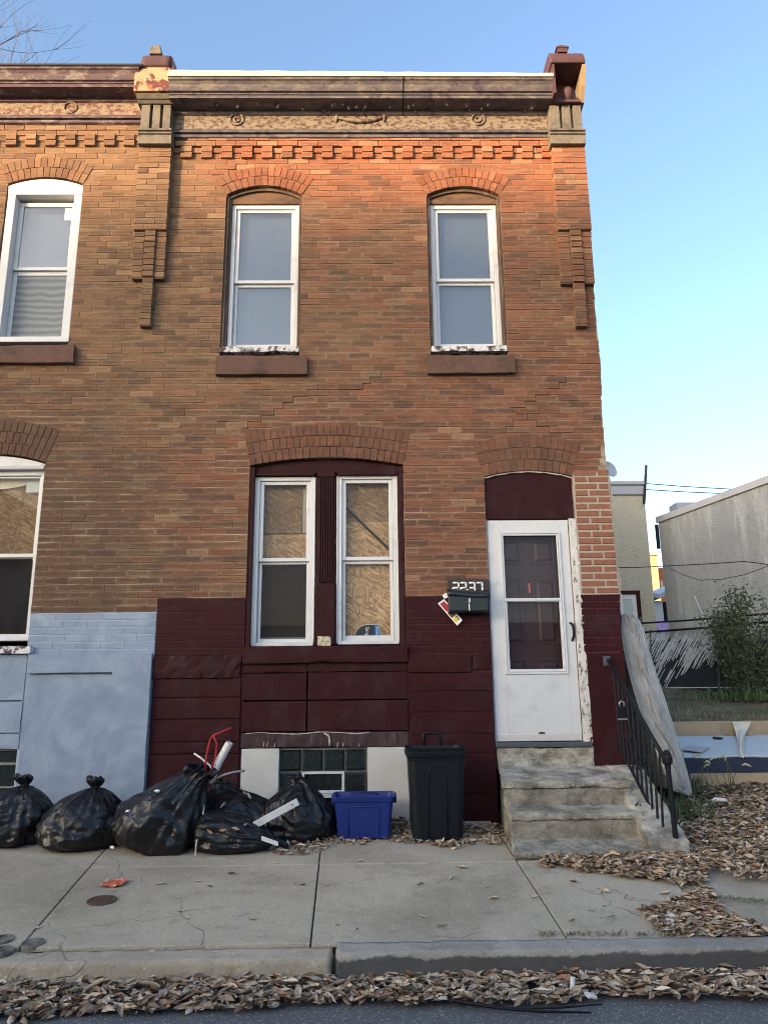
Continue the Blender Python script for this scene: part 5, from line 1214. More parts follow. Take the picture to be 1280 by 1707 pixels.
# ================================================================== LEAVES
def leaf_geo(mb, p, yaw, tilt, roll, L, Wd, curl):
    E_ = Euler((tilt, roll, yaw)).to_matrix(); bx_ = random.uniform(-.06, .06)
    mid = [(-.5, 0, .03*curl), (-.27, bx_*.5, -.03*curl), (-.02, bx_, -.06*curl), (.25, bx_*.6, -.03*curl), (.5, 0, .11*curl)]
    sd = [(-.27, .27, .06*curl), (-.02, .45, .13*curl), (.25, .31, .13*curl)]
    V = [Vector((x*L, y*Wd, z*L)) for x, y, z in mid]+[Vector((x*L, (y+m[1])*Wd, z*L)) for (x, y, z), m in zip(sd, mid[1:4])]+[Vector((x*L, (-y*random.uniform(.8, 1.1)+m[1])*Wd, z*L*random.uniform(.4, 1.2))) for (x, y, z), m in zip(sd, mid[1:4])]
    mb.add([E_ @ v+p for v in V], [(0, 1, 5), (1, 2, 6, 5), (2, 3, 7, 6), (3, 4, 7), (0, 8, 1), (1, 8, 9, 2), (2, 9, 10, 3), (3, 10, 4)])
def litter(name, label, poly, n, zf, x0, x1, y0, y1, size=(.05, .115), tilt=35, lift=.03, seed=1, dens=None):
    rnd = random.Random(seed); mb = MB(); c = 0; tries = 0
    while c < n and tries < n*30:
        tries += 1; x_, y_ = rnd.uniform(x0, x1), rnd.uniform(y0, y1); z_ = zf(x_, y_); px, py = proj((x_, y_, z_))
        px += 14*noise.noise(Vector((x_*3, y_*3, seed))); py += 9*noise.noise(Vector((x_*4, y_*4, seed+5)))
        if not in_poly(px, py, poly): continue
        if dens and rnd.random() > dens(x_, y_): continue
        L = rnd.uniform(*size) if rnd.random() < .72 else size[0]*rnd.uniform(.3, .9)
        leaf_geo(mb, Vector((x_, y_, z_+.008+rnd.random()**2*lift)), rnd.uniform(0, 6.28), R(rnd.gauss(0, tilt)), R(rnd.gauss(0, tilt*.7)), L, L*rnd.uniform(.34, .5), rnd.choice((-1, 1, 1))*rnd.uniform(.3, 1.6)); c += 1
    o = obj(name, mb, M['leaf'], smooth=True); o['kind'] = 'stuff'; o['label'] = label; o['category'] = 'leaves'; return o
swz = lambda x, y: SW0+SWS*y
YF = YK-KW
litter('leaf_litter', 'dry brown leaves drifted in the gutter along the kerb', [(-700, 1625), (-60, 1608), (120, 1600), (300, 1604), (560, 1612), (640, 1618), (800, 1608), (900, 1600), (1060, 1592), (1330, 1600), (1900, 1590), (1900, 1665), (1330, 1674), (1150, 1668), (1000, 1668), (840, 1676), (640, 1672), (420, 1680), (300, 1686), (120, 1694), (-60, 1704), (-700, 1720)], 6400,
       lambda x, y: .003+.028*max(0, min(1, (y-(YF-.5))/.3)), -4.6, 5.0, YF-.66, YF-.01, (.05, .11), 15, .026, 3)
litter('leaf_litter', 'dry leaves gathered round the bins at the foot of the wall', [(540, 1372), (700, 1366), (850, 1378), (848, 1408), (790, 1406), (770, 1412), (680, 1408), (660, 1402), (600, 1404), (555, 1408), (525, 1424), (470, 1432), (448, 1420)], 1300, lambda x, y: swz(x, y)+.03*max(0, 1+y/.5), -1.2, 1.4, -1.1, -.02, (.04, .09), 20, .02, 5)
litter('leaf_litter', 'thick drift of brown leaves at the foot of the concrete steps', [(880, 1438), (1000, 1424), (1070, 1402), (1118, 1412), (1165, 1440), (1180, 1470), (1135, 1480), (1060, 1466), (960, 1452)], 1900, lambda x, y: swz(x, y)+.006+.035*max(0, 1-abs(y+1.42)*2.4)*min(1, max(0, (x-1.5)*1.5)), 1.2, 3.3, -2.0, -1.0, (.045, .105), 22, .028, 7)
litter('leaf_litter', 'wide carpet of brown leaves on the vacant lot beside the steps', [(1112, 1430), (1118, 1380), (1140, 1330), (1160, 1314), (1310, 1306), (1600, 1300), (1700, 1480), (1310, 1480), (1240, 1478), (1180, 1470), (1130, 1462)], 10500, lambda x, y: (swz(x, y)+.02 if y < 0 else max(swz(x, 0)+.02, gz(x, y)+.015)), 2.35, 6.6, -1.75, 1.0, (.045, .10), 22, .03, 9)
litter('leaf_litter', 'patch of leaves in the dirt gap between pavement and kerb at right', [(1040, 1532), (1100, 1512), (1150, 1488), (1185, 1480), (1200, 1500), (1210, 1522), (1275, 1548), (1275, 1562), (1060, 1560)], 1700, swz, 1.6, 3.8, YK-.02, -1.3, (.035, .08), 16, .015, 11)
random.seed(21)
lm = []
for i in range(4):
    mb = MB(); leaf_geo(mb, Vector((0, 0, 0)), 0, 0, 0, 1, .42, (.5, -.6, 1.0, 1.3)[i]); lm.append(mb.mesh('fallen_leaf', M['leaf'], True))
STRAY = [(186, 1487), (62, 1548), (300, 1522), (310, 1532), (268, 1475), (350, 1478), (385, 1458), (420, 1535), (436, 1562), (330, 1470), (505, 1477), (492, 1476), (545, 1478), (705, 1528), (752, 1466), (768, 1448), (736, 1545), (660, 1552), (700, 1476), (891, 1498), (937, 1515), (985, 1518), (952, 1537), (1008, 1488), (1018, 1530), (1052, 1498), (955, 1472), (1108, 1492), (250, 1590), (950, 1574), (720, 1440), (600, 1437), (458, 1440), (595, 1550), (822, 1500)]
for i, (px, py) in enumerate(STRAY):
    p = G(px, py); o = bpy.data.objects.new('fallen_leaf', lm[i % 4]); COL.objects.link(o); s_ = random.uniform(.045, .085)
    o.location = p+Vector((0, 0, .009)); o.scale = (s_, s_, s_); o.rotation_euler = (R(random.gauss(5, 8)), R(random.gauss(0, 8)), random.gauss(0, .8))
    tag(o, 'single dry leaf lying loose on the bare concrete pavement', 'leaf', 'stray leaves on the pavement')
BAGLEAF = [(372, 1343, -.70), (408, 1322, -.62), (415, 1328, -.64), (402, 1318, -.60), (350, 1386, -.86), (372, 1384, -.88), (392, 1382, -.9), (408, 1376, -.9), (440, 1362, -.86), (445, 1352, -.8)]
for i, (px, py, y_) in enumerate(BAGLEAF):
    hb2 = onbag(px, py)
    if not hb2: continue
    o = bpy.data.objects.new('fallen_leaf', lm[i % 4]); COL.objects.link(o); s_ = random.uniform(.05, .085); o.scale = (s_, s_, s_); o.location = hb2[0]+hb2[1]*.006
    o.rotation_euler = (hb2[1].to_track_quat('Z', 'Y').to_matrix() @ Matrix.Rotation(random.uniform(0, 6.28), 3, 'Z')).to_euler()
    tag(o, 'dry leaf caught on the heap of black trash bags', 'leaf', 'leaves on the trash bags')

# ---- small things on the pavement
def cover(label, px, py, r_, mat, ringonly=False):
    p = G(px, py); ax = math.atan(SWS); n = 32; mb = MB()
    rot = Matrix.Rotation(ax, 3, 'X')
    prof_ = [(0, .004), (.62, .004), (.66, .0055), (.70, .004), (.80, .004), (.84, .007), (1.0, .006), (1.02, -.01)] if not ringonly else [(0, -.004), (.66, -.003), (.70, .008), (.98, .008), (1.02, -.01)]
    rows = [[p+rot @ Vector((r_*a*math.cos(2*math.pi*k/n), r_*a*math.sin(2*math.pi*k/n), z_+.002)) for k in range(n+1)] for a, z_ in prof_]
    o = obj('utility_cover', MB().grid(rows), mat, smooth=False); return tag(o, label, 'cover')
cv = cover('round rusty iron cover set in the pavement', 170, 1502, .092, M['rust'])
p = G(170, 1502); mb = MB()
for k in range(-3, 4): mb.box(p.x-.05, p.x+.05, p.y+k*.018-.004, p.y+k*.018+.004, p.z+SWS*k*.018+.004, p.z+SWS*k*.018+.011)
obj('grip_ribs', mb, M['rust'], cv)
cover('round grey metal cap near the kerb at bottom left', 56, 1573, .062, M['cover_dark']); cover('upper of two metal caps at the left picture edge', 2, 1568, .07, M['cover_dark']); cover('lower of two metal caps at the left picture edge, by the kerb', 4, 1586, .06, M['cover_dark'])
p = G(190, 1475); mb = MB(); rows = []
for i in range(9):
    row = []
    for j in range(7):
        u, v = i/8-.5, j/6-.5; row.append((p.x+u*.15+.02*v, p.y+v*.14, p.z+SWS*v*.14+.012+.016*noise.noise(Vector((u*5, v*5, 3)))+.02*u*u))
    rows.append(row)
o = obj('candy_wrapper', MB().grid(rows), M['orange_wrap'], smooth=False); o.modifiers.new('S', 'SOLIDIFY').thickness = .001; tag(o, 'crumpled orange and white wrapper on the pavement beside the rusty cover', 'wrapper')
pts = [Zp(px, py, .03) for px, py in ((685, 1655), (735, 1664), (780, 1672), (840, 1681), (900, 1686), (985, 1688))]; tag(obj('fallen_branch', MB().tube(pts, [.011, .010, .009, .008, .007, .004], 7).tube([pts[3], Zp(930, 1680, .035), Zp(1004, 1674, .04)], [.006, .005, .003], 6), M['iron'], smooth=True), 'thin dark branch lying in the gutter leaves', 'branch')
p = Zp(953, 1650, .05); tag(obj('plastic_tube', MB().tube([p+Vector((0, 0, -.02)), p+Vector((.008, 0, .055))], .012, 8), M['white_plastic']), 'small white plastic tube standing in the gutter leaves', 'litter')
mb = rough_hexa([Zp(985, 1660, .05)+Vector((sx*.028, sy*.022, sz*.008)) for sx in (-1, 1) for sy in (-1, 1) for sz in (-1, 1)], 7, 7, 5, .012, .01, 3, 16); tag(obj('paper_scrap', mb, M['scrap']), 'crumpled pale scrap lying among the gutter leaves', 'paper')
for i, (px, py) in enumerate(((1117, 1532), (1116, 1540), (1244, 1548))):
    c = G(px, py)+Vector((0, 0, .03)); mb = rough_hexa([c+Vector((sx*.022, sy*.02, sz*.006-.012)) for sx in (-1, 1) for sy in (-1, 1) for sz in (-1, 1)], 7, 7, 4, .014, .012, i+9, 30)
    tag(obj('paper_scrap', mb, M['scrap']), ('upper of two white scraps in the leaves by the kerb', 'lower of two white scraps in the leaves by the kerb', 'white scrap in the leaves near the right picture edge')[i], 'paper')

# ================================================================== GRASS AND WEEDS
def blades(name, label, pts, h, wd, mat, seed, bend=.5, kind='stuff', cat='grass'):
    rnd = random.Random(seed); mb = MB()
    for p in pts:
        a = rnd.uniform(0, 6.28); hh_ = h*rnd.uniform(.4, 1.2); d_ = Vector((math.cos(a), math.sin(a), 0)); s_ = Vector((-d_.y, d_.x, 0))*wd*.5; b_ = bend*rnd.uniform(.2, 1.1)
        q0, q1, q2 = Vector(p), Vector(p)+d_*hh_*b_*.3+Vector((0, 0, hh_*.6)), Vector(p)+d_*hh_*b_+Vector((0, 0, hh_*(1-.35*b_)))
        mb.add([q0-s_, q0+s_, q1+s_*.8, q1-s_*.8, q2], [(0, 1, 2, 3), (3, 2, 4)])
    o = obj(name, mb, mat); o['kind'] = kind; o['label'] = label; o['category'] = cat; return o
rnd = random.Random(4)
pts = []
while len(pts) < 15000:
    x_, y_ = rnd.uniform(2.5, 15), rnd.uniform(2.3, 11.5)
    if noise.noise(Vector((x_*.9, y_*.9, 4)))+.35*noise.noise(Vector((x_*3, y_*3, 2))) > -.22: pts.append((x_, y_, gz(x_, y_)-.01))
blades('lot_grass', 'short dry green grass covering the vacant lot', pts, .10, .012, M['grass'], 6, .9)
pts = []
for i in range(420):
    x_, y_ = rnd.gauss(2.62, .16), rnd.gauss(.02, .22); pts.append((x_, y_, swz(x_, min(y_, 0)) if y_ < 0 else gz(x_, y_)))
for i in range(260):
    x_, y_ = rnd.gauss(2.95, .18), rnd.gauss(.72, .10); pts.append((x_, y_, gz(x_, y_)))
blades('weed_clump', 'green weeds growing round the foot of the leaning mattress', pts, .22, .012, M['weed'], 8, .9)
pts = []
for i in range(700):
    px = rnd.uniform(890, 1180); py = rnd.gauss(1558, 2.2); p = G(px, py)
    if noise.noise(Vector((px*.05, 1, 0))) > rnd.uniform(-.5, .4): pts.append(p)
for i in range(300): pts.append(G(rnd.gauss(1150, 14), rnd.gauss(1468, 8)))
for i in range(200): pts.append(G(rnd.gauss(1105, 8), rnd.gauss(1545, 4)))
for i in range(200): x_ = rnd.uniform(1180, 1280); pts.append(G(x_, 1494+(x_-1180)*.10+rnd.gauss(0, 1.2)))
blades('kerb_grass', 'short weeds growing in the joint behind the kerb', pts, .02, .006, M['grass'], 9, 1.8)
pts = [Vector((2.10+rnd.gauss(0, .02), -.72+rnd.gauss(0, .03), .585)) for i in range(26)]; blades('step_weed', 'small weed rooted in the crack of the steps', pts, .07, .014, M['weed'], 10, 1.2)
for k in range(11):      # foxtail seed heads in front of the boards
    b_ = Vector((rnd.uniform(2.85, 3.7), rnd.uniform(.55, .82), .60)); a = rnd.uniform(-1, 1); hh_ = rnd.uniform(.16, .32); tip = b_+Vector((a*.12, -.03, hh_))
    f_ = thing('foxtail', b_, 'foxtail grass stem with a drooping pale seed head by the lumber', 'grass stem', 'foxtail stems in front of the lumber')
    obj('stem', MB().tube([b_, b_.lerp(tip, .6)+Vector((0, 0, .03)), tip], .003, 4), M['weed'], f_); e_ = tip+Vector((a*.09, -.01, -.015)); obj('seed_head', MB().tube([tip, tip.lerp(e_, .35)+Vector((0, 0, .016)), tip.lerp(e_, .7)+Vector((0, 0, .010)), e_], [.006, .012, .011, .004], 6), M['seed'], f_, smooth=True)

# ================================================================== LEANING MATTRESS AND THE LUMBER FRAME
RE = [(1058, 1027), (1070, 1046), (1085, 1100), (1105, 1160), (1130, 1240), (1150, 1312), (1146, 1326)]
LE = [(1037, 1024), (1036, 1060), (1043, 1100), (1060, 1165), (1084, 1230), (1104, 1280), (1120, 1318)]
ym = .16; MT = thing('mattress', (2.75, .6, .45), 'grey fabric mattress leaning against the side of the brick house', 'mattress')
def mpt(i_, u, yy):
    n = 46; t = i_/n*(len(RE)-1); k = min(int(t), len(RE)-2); f_ = t-k
    def cr_(P):
        p0, p1, p2, p3 = (P[max(k-1, 0)], P[k], P[k+1], P[min(k+2, len(P)-1)])
        return tuple(.5*(2*p1[a]+(p2[a]-p0[a])*f_+(2*p0[a]-5*p1[a]+4*p2[a]-p3[a])*f_*f_+(3*p1[a]-p0[a]-3*p2[a]+p3[a])*f_**3) for a in (0, 1))
    a, b = cr_(LE), cr_(RE); q = (lerp(a[0], b[0], u), lerp(a[1], b[1], u)); x_, z_ = W(q[0], q[1], ym); return Vector((x_, yy, z_))
rows = []
for i in range(47):
    row = []
    for j in range(33):
        u = j/32; wv = (1-abs(noise.noise(Vector((u*2.2+i*.10, i*.42-u*6.5, 2))))*3)*.030+(1-abs(noise.noise(Vector((u*1.5+i*.2, i*.9-u*14, 7))))*3)*.014
        if .72 < u < .90: wv = .012*math.sin(i*2.4)+.006
        edge = -.035*math.sin(math.pi*u)**.5 if 0 < u < 1 else 0
        row.append(mpt(i, u, ym+edge-wv*math.sin(math.pi*u)))
    rows.append(row)
obj('end_panel', MB().grid(rows), M['fabric'], MT, smooth=True)
dep = .92; ringsL = [[mpt(i, 1.0, ym+d_)+Vector((.03*math.sin(math.pi*d_/dep)+.008*noise.noise(Vector((i*.5, d_*6, 0))), 0, 0)) for d_ in [dep*k/12 for k in range(13)]] for i in range(47)]
obj('outer_face', MB().grid(ringsL), M['fabric'], MT, smooth=True)
obj('inner_face', MB().grid([[mpt(i, 0.0, ym+dep*k/6) for k in range(7)] for i in range(47)]), M['fabric'], MT, smooth=True)
obj('edge_panel', MB().grid([[mpt(0, u/8, ym+dep*k/6) for k in range(7)] for u in range(9)]).grid([[mpt(46, u/8, ym+dep*k/6) for k in range(7)] for u in range(9)]).grid([[mpt(i, u/8, ym+dep) for u in range(9)] for i in range(47)]), M['fabric'], MT, smooth=True)
for u, dy in ((1.0, -.004), (.90, -.022), (.71, -.034), (0.0, -.004)): obj('piping', MB().tube([mpt(i, u, ym+dy) for i in range(47)], .006, 6), plain('grey_piping', (.40, .41, .40), .8), MT, smooth=True)
def plank(label, pxl, pxr, ptop, pbot, y_, th=.04):
    (x0, zt), (x1, _) = W(pxl, ptop, y_), W(pxr, ptop, y_); zb = WZ((pxl+pxr)/2, pbot, y_)
    return tag(obj('lumber_board', rough_hexa(box8(x0, x1+2.2, y_, y_+th, zb, zt), 60, 3, 6, .003, .008, int(pxl)), M['lumber']), label, 'lumber')
yn_, yf_ = .90, 2.55
plank('lower lumber board in front of the blue mattress', 1150, 1285, 1290, 1318, yn_); plank('upper lumber board behind the blue mattress, draped with a rag', 1112, 1285, 1203, 1236, yf_)
BX = thing('box_spring', (4.3, 1.7, .65), 'pale blue mattress lying flat between two lumber boards', 'mattress')
c = [Vector((*W(1128, 1261, 1.02), 0)), Vector((*W(1283, 1259, 1.02), 0))]; z1 = WZ(1200, 1260, 1.02); z2 = WZ(1200, 1226, 2.45)
xl_ = WX(1112, 1261, 1.02); xr1 = xl_+2.05; ztop = lambda y: lerp(z1, z2, (y-1.02)/1.43)
xr2 = WX(1232, 1227, 2.45)+.45
P = [(x, y, ztop(y)+d_) for x, y in ((xl_, 1.02), (xl_, 2.45)) for d_ in (-.02, 0)]+[(x, y, ztop(y)+d_) for x, y in ((xr1, 1.02), (xr2, 2.45)) for d_ in (-.02, 0)]
obj('top_panel', rough_hexa(P, 40, 24, 3, .010, .02, 3, 3), M['ticking'], BX, smooth=True)
P = [(x, y, ztop(y)+d_) for x, y in ((xl_+.01, 1.03), (xl_+.01, 2.44)) for d_ in (-.26, -.021)]+[(x, y, ztop(y)+d_) for x, y in ((xr1-.01, 1.03), (xr2-.01, 2.44)) for d_ in (-.26, -.021)]
obj('side_panel', MB().hexa(P), M['mesh_side'], BX, bevel=.01)
def flat_panel(name, pts, y_pts, mat, label, cat):
    P = [(W(px, py, y_)[0], y_, W(px, py, y_)[1]+.012) for (px, py), y_ in zip(pts, y_pts)]; mb = MB().loft([P, [(x, y, z+.012) for x, y, z in P]]); return tag(obj(name, mb, mat), label, cat)
flat_panel('grey_panel', ((1136, 1252), (1168, 1256.5), (1183, 1250), (1147, 1246)), (1.28, 1.18, 1.42, 1.60), M['grey_trim'], 'grey rectangular panel lying on the blue mattress', 'panel')
flat_panel('black_object', ((1187, 1232.5), (1203, 1234.5), (1205, 1233), (1190, 1231)), (2.1, 2.05, 2.12, 2.2), M['iron'], 'small black flat object on the blue mattress', 'object')
rows = []                # rag hung over the upper board
RG = [((1219, 1202), (1252, 1201)), ((1221, 1208), (1251, 1209)), ((1223, 1216), (1246, 1217)), ((1226, 1224), (1242, 1222)), ((1228, 1232), (1239, 1232)), ((1231, 1244), (1239, 1244)), ((1230, 1254), (1240, 1256)), ((1234, 1263), (1240, 1264))]
def rag_pt(px, py, dz):
    d = ray(px, py); sl = (z2-z1)/1.43; t = (z1+sl*(CAM.y-1.02)+dz-CAM.z)/(d.z-sl*d.y); p = CAM+d*t      # where it lies on the mattress
    if p.y > yf_-.03: t = (yf_-.03-CAM.y)/d.y; p = CAM+d*t                                               # where it still hangs on the board
    if p.y < 1.0: t = (1.0-.01-CAM.y)/d.y; p = CAM+d*t                                                   # tip over the front edge
    return p
for i, (a, b) in enumerate(RG):
    rows.append([rag_pt(lerp(a[0], b[0], u), lerp(a[1], b[1], u), .03+.012*math.sin(u*11+i*.7))+Vector((0, -.015*math.sin(u*9+i*.4), 0)) for u in [k/12 for k in range(13)]])
rows.insert(0, [Vector((p.x, yf_+.06, p.z-.03)) for p in rows[0]])
o = obj('rag', MB().grid(rows), M['rag'], smooth=True); o.modifiers.new('S', 'SOLIDIFY').thickness = .008; o.modifiers.new('Sub', 'SUBSURF').levels = 1; tag(o, 'cream rag draped over the upper lumber board', 'rag')
a = W(1186, 1333, .35); b = W(1213, 1335, .35); tag(obj('plastic_bottle', MB().tube([(a[0], .35, a[1]-.01), (a[0]+.03, .35, a[1]), (b[0]-.03, .36, b[1]+.004), (b[0], .37, b[1])], [.015, .022, .018, .008], 8), M['white_plastic'], smooth=True), 'white plastic bottle lying on the leaf covered lot', 'bottle')

# ================================================================== FENCE, SHRUB AND HOUSES BEHIND THE LOT
F0 = Vector((WX(1062, 1100, 9.5), 9.5, 0)); F1 = Vector((WX(1300, 1100, 6.9), 6.9, 0))
def fpt(px, py):        # point of the fence plane
    d_ = ray(px, py); nrm = Vector((F1.y-F0.y, F0.x-F1.x, 0)); t = (F0-CAM).dot(nrm)/d_.dot(nrm); return CAM+d_*t
FE = thing('chain_link_fence', (F0.x, F0.y, 1.65), 'sagging chain link fence with loose white slats across the vacant lot', 'fence')
obj('rail', MB().tube([fpt(1056, 1055.5), fpt(1180, 1046), fpt(1330, 1032), fpt(1560, 1012)], .022, 8), M['iron'], FE, smooth=True); obj('rail', MB().tube([fpt(1052, 1040), fpt(1140, 1034.5), fpt(1330, 1019), fpt(1560, 998)], .018, 8), M['iron'], FE, smooth=True)
obj('bottom_wire', MB().tube([fpt(1056, 1147), fpt(1200, 1146), fpt(1330, 1148), fpt(1560, 1152)], .012, 6), M['slat'], FE)
for px, pt in ((1067, 1028), (1084, 1050), (1196, 1035), (1305, 1015), (1430, 1004), (1558, 994)): obj('post', MB().tube([fpt(px+2, 1152), fpt(px, pt)], .026, 8), M['galv'], FE)
cl = MB()
for k in range(-26, 150):
    for s_ in (-1, 1):
        px = 1060+k*3.6; pth = []
        for py in (1054, 1076, 1100, 1124, 1147):
            x_ = px+s_*(py-1054)*.62
            if 1056 <= x_ <= 1556: pth.append(fpt(x_, py-(x_-1060)*.05*(1147-py)/93))
        if len(pth) > 1: cl.tube(pth, .0035, 3, False)
obj('chain_link', cl, M['galv'], FE, kind='stuff')
rnd = random.Random(12); cnt = 0
for i in range(700):
    if cnt >= 210: break
    px = rnd.uniform(1072, 1192) if rnd.random() < .86 else rnd.uniform(1240, 1300); py = rnd.uniform(1058, 1142); L_ = rnd.uniform(14, 34)
    if py > 1112+.25*(1150-px) and px > 1120: continue
    if py > 1100 and rnd.random() < .55: continue
    if px < 1092 and 1100 < py < 1128: continue
    a, b = fpt(px-L_*.27, py+L_*.5), fpt(px+L_*.27, py-L_*.5)
    if proj(b)[1] < 1052 or proj(a)[1] > 1149: continue
    o_ = Vector((0, -.012-.012*rnd.random(), 0)); d_ = (b-a).normalized(); n_ = d_.cross(Vector((0, 1, 0))).normalized()*rnd.uniform(.006, .010)
    obj('slat', MB().hexa([p+o_+n_*s_+Vector((0, t_*.002, 0)) for p in (a, b) for t_ in (-1, 1) for s_ in (-1, 1)]), M['slat'], FE); cnt += 1
# dark wrinkled sheet filling in behind the fence
rows = []
tq = [fpt(px, 1060) for px in (1060, 1320)]
for i in range(44):
    t_ = -.1+i*.04; x_ = lerp(F0.x, F1.x, t_); yb_ = lerp(F0.y, F1.y, t_)+.55; rows.append([(x_, yb_+.05*noise.noise(Vector((i*.5, k*.7, 0))), lerp(gz(x_, yb_)-.05, WZ(1180, 1066, yb_)-.12*abs(noise.noise(Vector((i*.3, 3, 0)))), k/8)) for k in range(9)])
o = obj('dark_backdrop', MB().grid(rows), plain('dark_sheet', (.022, .026, .034), .6, .3, 4, .4, 12, dist=.03), smooth=True); o.modifiers.new('S', 'SOLIDIFY').thickness = .02; tag(o, 'dark wrinkled sheet standing behind the chain link fence', 'dark_backdrop')
q0, q1 = W(1094, 1037, 10.4), W(1115, 1055, 10.4); tag(obj('purple_board', MB().box(q0[0], q1[0], 10.4, 10.43, q1[1], q0[1]), M['purple']), 'purple painted board behind the fence', 'board')
# shrub
bc = Vector((WX(1232, 1080, 7.0), 7.0, 0)); bz = gz(bc.x, bc.y)
BU = thing('shrub', (bc.x, bc.y, bz), 'leafy green shrub overgrowing the chain link fence', 'shrub')
rnd = random.Random(3); lf = MB(); st = MB(); tips = []
for i in range(30):
    a = rnd.uniform(0, 6.28); sp = rnd.uniform(.15, 1.0); hh_ = rnd.uniform(.7, 2.25)*(1.0-.30*abs(math.cos(a))*sp); tp = bc+Vector((math.cos(a)*sp, math.sin(a)*sp*.7, bz+hh_)); b0 = bc+Vector((math.cos(a)*.12, math.sin(a)*.1, bz))
    md = b0.lerp(tp, .5)+Vector((rnd.gauss(0, .08), rnd.gauss(0, .08), .12)); st.tube([b0, md, tp], [.014, .010, .004], 5)
    for t in [k/9 for k in range(1, 10)]: tips.append((b0.lerp(md, t*2) if t < .5 else md.lerp(tp, t*2-1), t))
for p, t in tips:
    for k in range(int(8+26*t)):
        q = p+Vector((rnd.gauss(0, .12), rnd.gauss(0, .12), rnd.gauss(-.01, .10)))
        if q.z < bz: continue
        leaf_geo(lf, q, rnd.uniform(0, 6.28), R(rnd.gauss(10, 35)), R(rnd.gauss(0, 30)), rnd.uniform(.05, .10), rnd.uniform(.025, .045), rnd.uniform(-1, 1))
obj('foliage', lf, M['green'], BU); obj('branches', st, M['bark'], BU)
# low weeds below the shrub
pts = [(bc.x+rnd.gauss(-.1, .55), bc.y-.35+rnd.gauss(0, .2), bz-.02) for i in range(700)]; blades('low_weeds', 'low dark weeds below the shrub along the fence', pts, .26, .02, M['green'], 15, .8, 'stuff', 'weeds')
# cream stucco house
yb_ = 12.0; x1 = (WX(1075, 835, yb_)+WX(1092, 1040, yb_))/2; zt = WZ(1045, 804, yb_)
CH_ = thing('stucco_house', (x1-2.5, yb_, 1.8), 'cream stucco house with flat grey cornice behind the vacant lot', 'house')
obj('wall', MB().box(x1-6, x1, yb_, yb_+9, 1.2, zt-.1), M['stucco_cream'], CH_)
obj('cornice', MB().extrude_x([(yb_+.3, zt), (yb_-.12, zt), (yb_-.12, zt-.08), (yb_-.06, zt-.12), (yb_-.06, zt-.33), (yb_-.025, zt-.36), (yb_+.3, zt-.36)], x1-6, x1+.02), M['grey_trim'], CH_)
(wx0, wz1), (wx1, wz0) = W(1022, 985, yb_), W(1072, 1068, yb_)
wnd = obj('window', MB().ring(wx0, wx1, wz0, wz1, .10, yb_-.05, yb_+.1), M['maroon'], CH_); obj('frame', MB().ring(wx0+.10, wx1-.10, wz0+.1, wz1-.10, .11, yb_-.03, yb_+.1), M['vinyl'], wnd)
obj('pane', MB().box(wx0+.2, wx1-.2, yb_-.008, yb_-.003, wz0+.2, wz1-.2), plain('frosted_pane', (.40, .45, .42), .25, .1), wnd)
pole = [P3(1073, 840, 11.9), P3(1076.5, 776, 11.9)]; obj('service_mast', MB().tube(pole, .035, 8), M['iron'], CH_)
# grey stucco house, side wall receding
ya = 12.7; xa_, zA = W(1097, 868, ya)[0], W(1097, 868, ya)[1]
d_ = ray(1280, 801); k_ = d_.z/d_.y; y2 = (zA-CAM.z)/k_+CAM.y; x2 = WX(1280, 801, y2)
xb1 = (xa_+WX(1113, 1045, ya))/2; dirv = Vector((x2-xb1, y2-ya, 0)).normalized(); A0 = Vector((xb1, ya, 0)); A1 = A0+dirv*9.5; off = Vector((-dirv.y, dirv.x, 0)); off = off if off.x > 0 else -off
GH = thing('stucco_house', (A0.x, A0.y, 1.8), 'large grey stucco side wall of the house at the right picture edge', 'house')
def pr4(e0, z0, z1, out=0.0):
    P = [A0-dirv*e0-off*out, A1+dirv*e0-off*out, A1+off*7, A0-dirv*e0+off*7]; return MB().loft([[(p.x, p.y, z0) for p in P], [(p.x, p.y, z1) for p in P]])
obj('wall', pr4(0, .8, zA-.06), M['stucco_grey'], GH); obj('parapet_cap', pr4(.03, zA-.06, zA+.10, .05), plain('pale_coping', (.52, .50, .49), .8, .15, 3), GH)
q = A0+dirv*.7; obj('roof_vent', MB().box(q.x, q.x+.5, q.y-.2, q.y+.3, zA+.1, zA+.28), M['grey_trim'], GH)
obj('downpipe', MB().tube([A0-dirv*.06-off*.02+Vector((0, 0, zA-.1)), A0-dirv*.06-off*.02+Vector((0, 0, zA-.75))], .05, 8), M['iron'], GH)
# far houses in the gap
yr = 46.0; x0 = WX(1078, 950, yr); xm_ = WX(1096.5, 950, yr); x3 = WX(1112, 950, yr); z3 = WZ(1088, 926, yr); z4 = WZ(1104, 941, yr)
FY = thing('yellow_house', ((x0+xm_)/2, yr, 2), 'sunlit yellow house far away in the gap between stucco houses', 'house'); obj('wall', MB().box(x0-2, xm_, yr, yr+6, 1.5, z3), M['yellow_far'], FY); obj('roof', MB().box(x0-2.1, xm_+.05, yr-.15, yr+6, z3, z3+.25), M['gutter'], FY)
FR = thing('red_house', ((xm_+x3)/2, yr+3, 2), 'distant red brick house beside the yellow one', 'house'); obj('wall', MB().box(xm_+.02, x3+1, yr+1.5, yr+7, 1.5, z4), M['red_far'], FR); obj('window', MB().box(WX(1105, 953, yr+1.5), WX(1109, 953, yr+1.5), yr+1.44, yr+1.5, WZ(1105, 962, yr+1.5), WZ(1105, 952, yr+1.5)), M['vinyl'], FR); obj('window', MB().box(WX(1100, 970, yr+1.5), WX(1103, 970, yr+1.5), yr+1.44, yr+1.5, WZ(1105, 978, yr+1.5), WZ(1105, 968, yr+1.5)), M['vinyl'], FR)
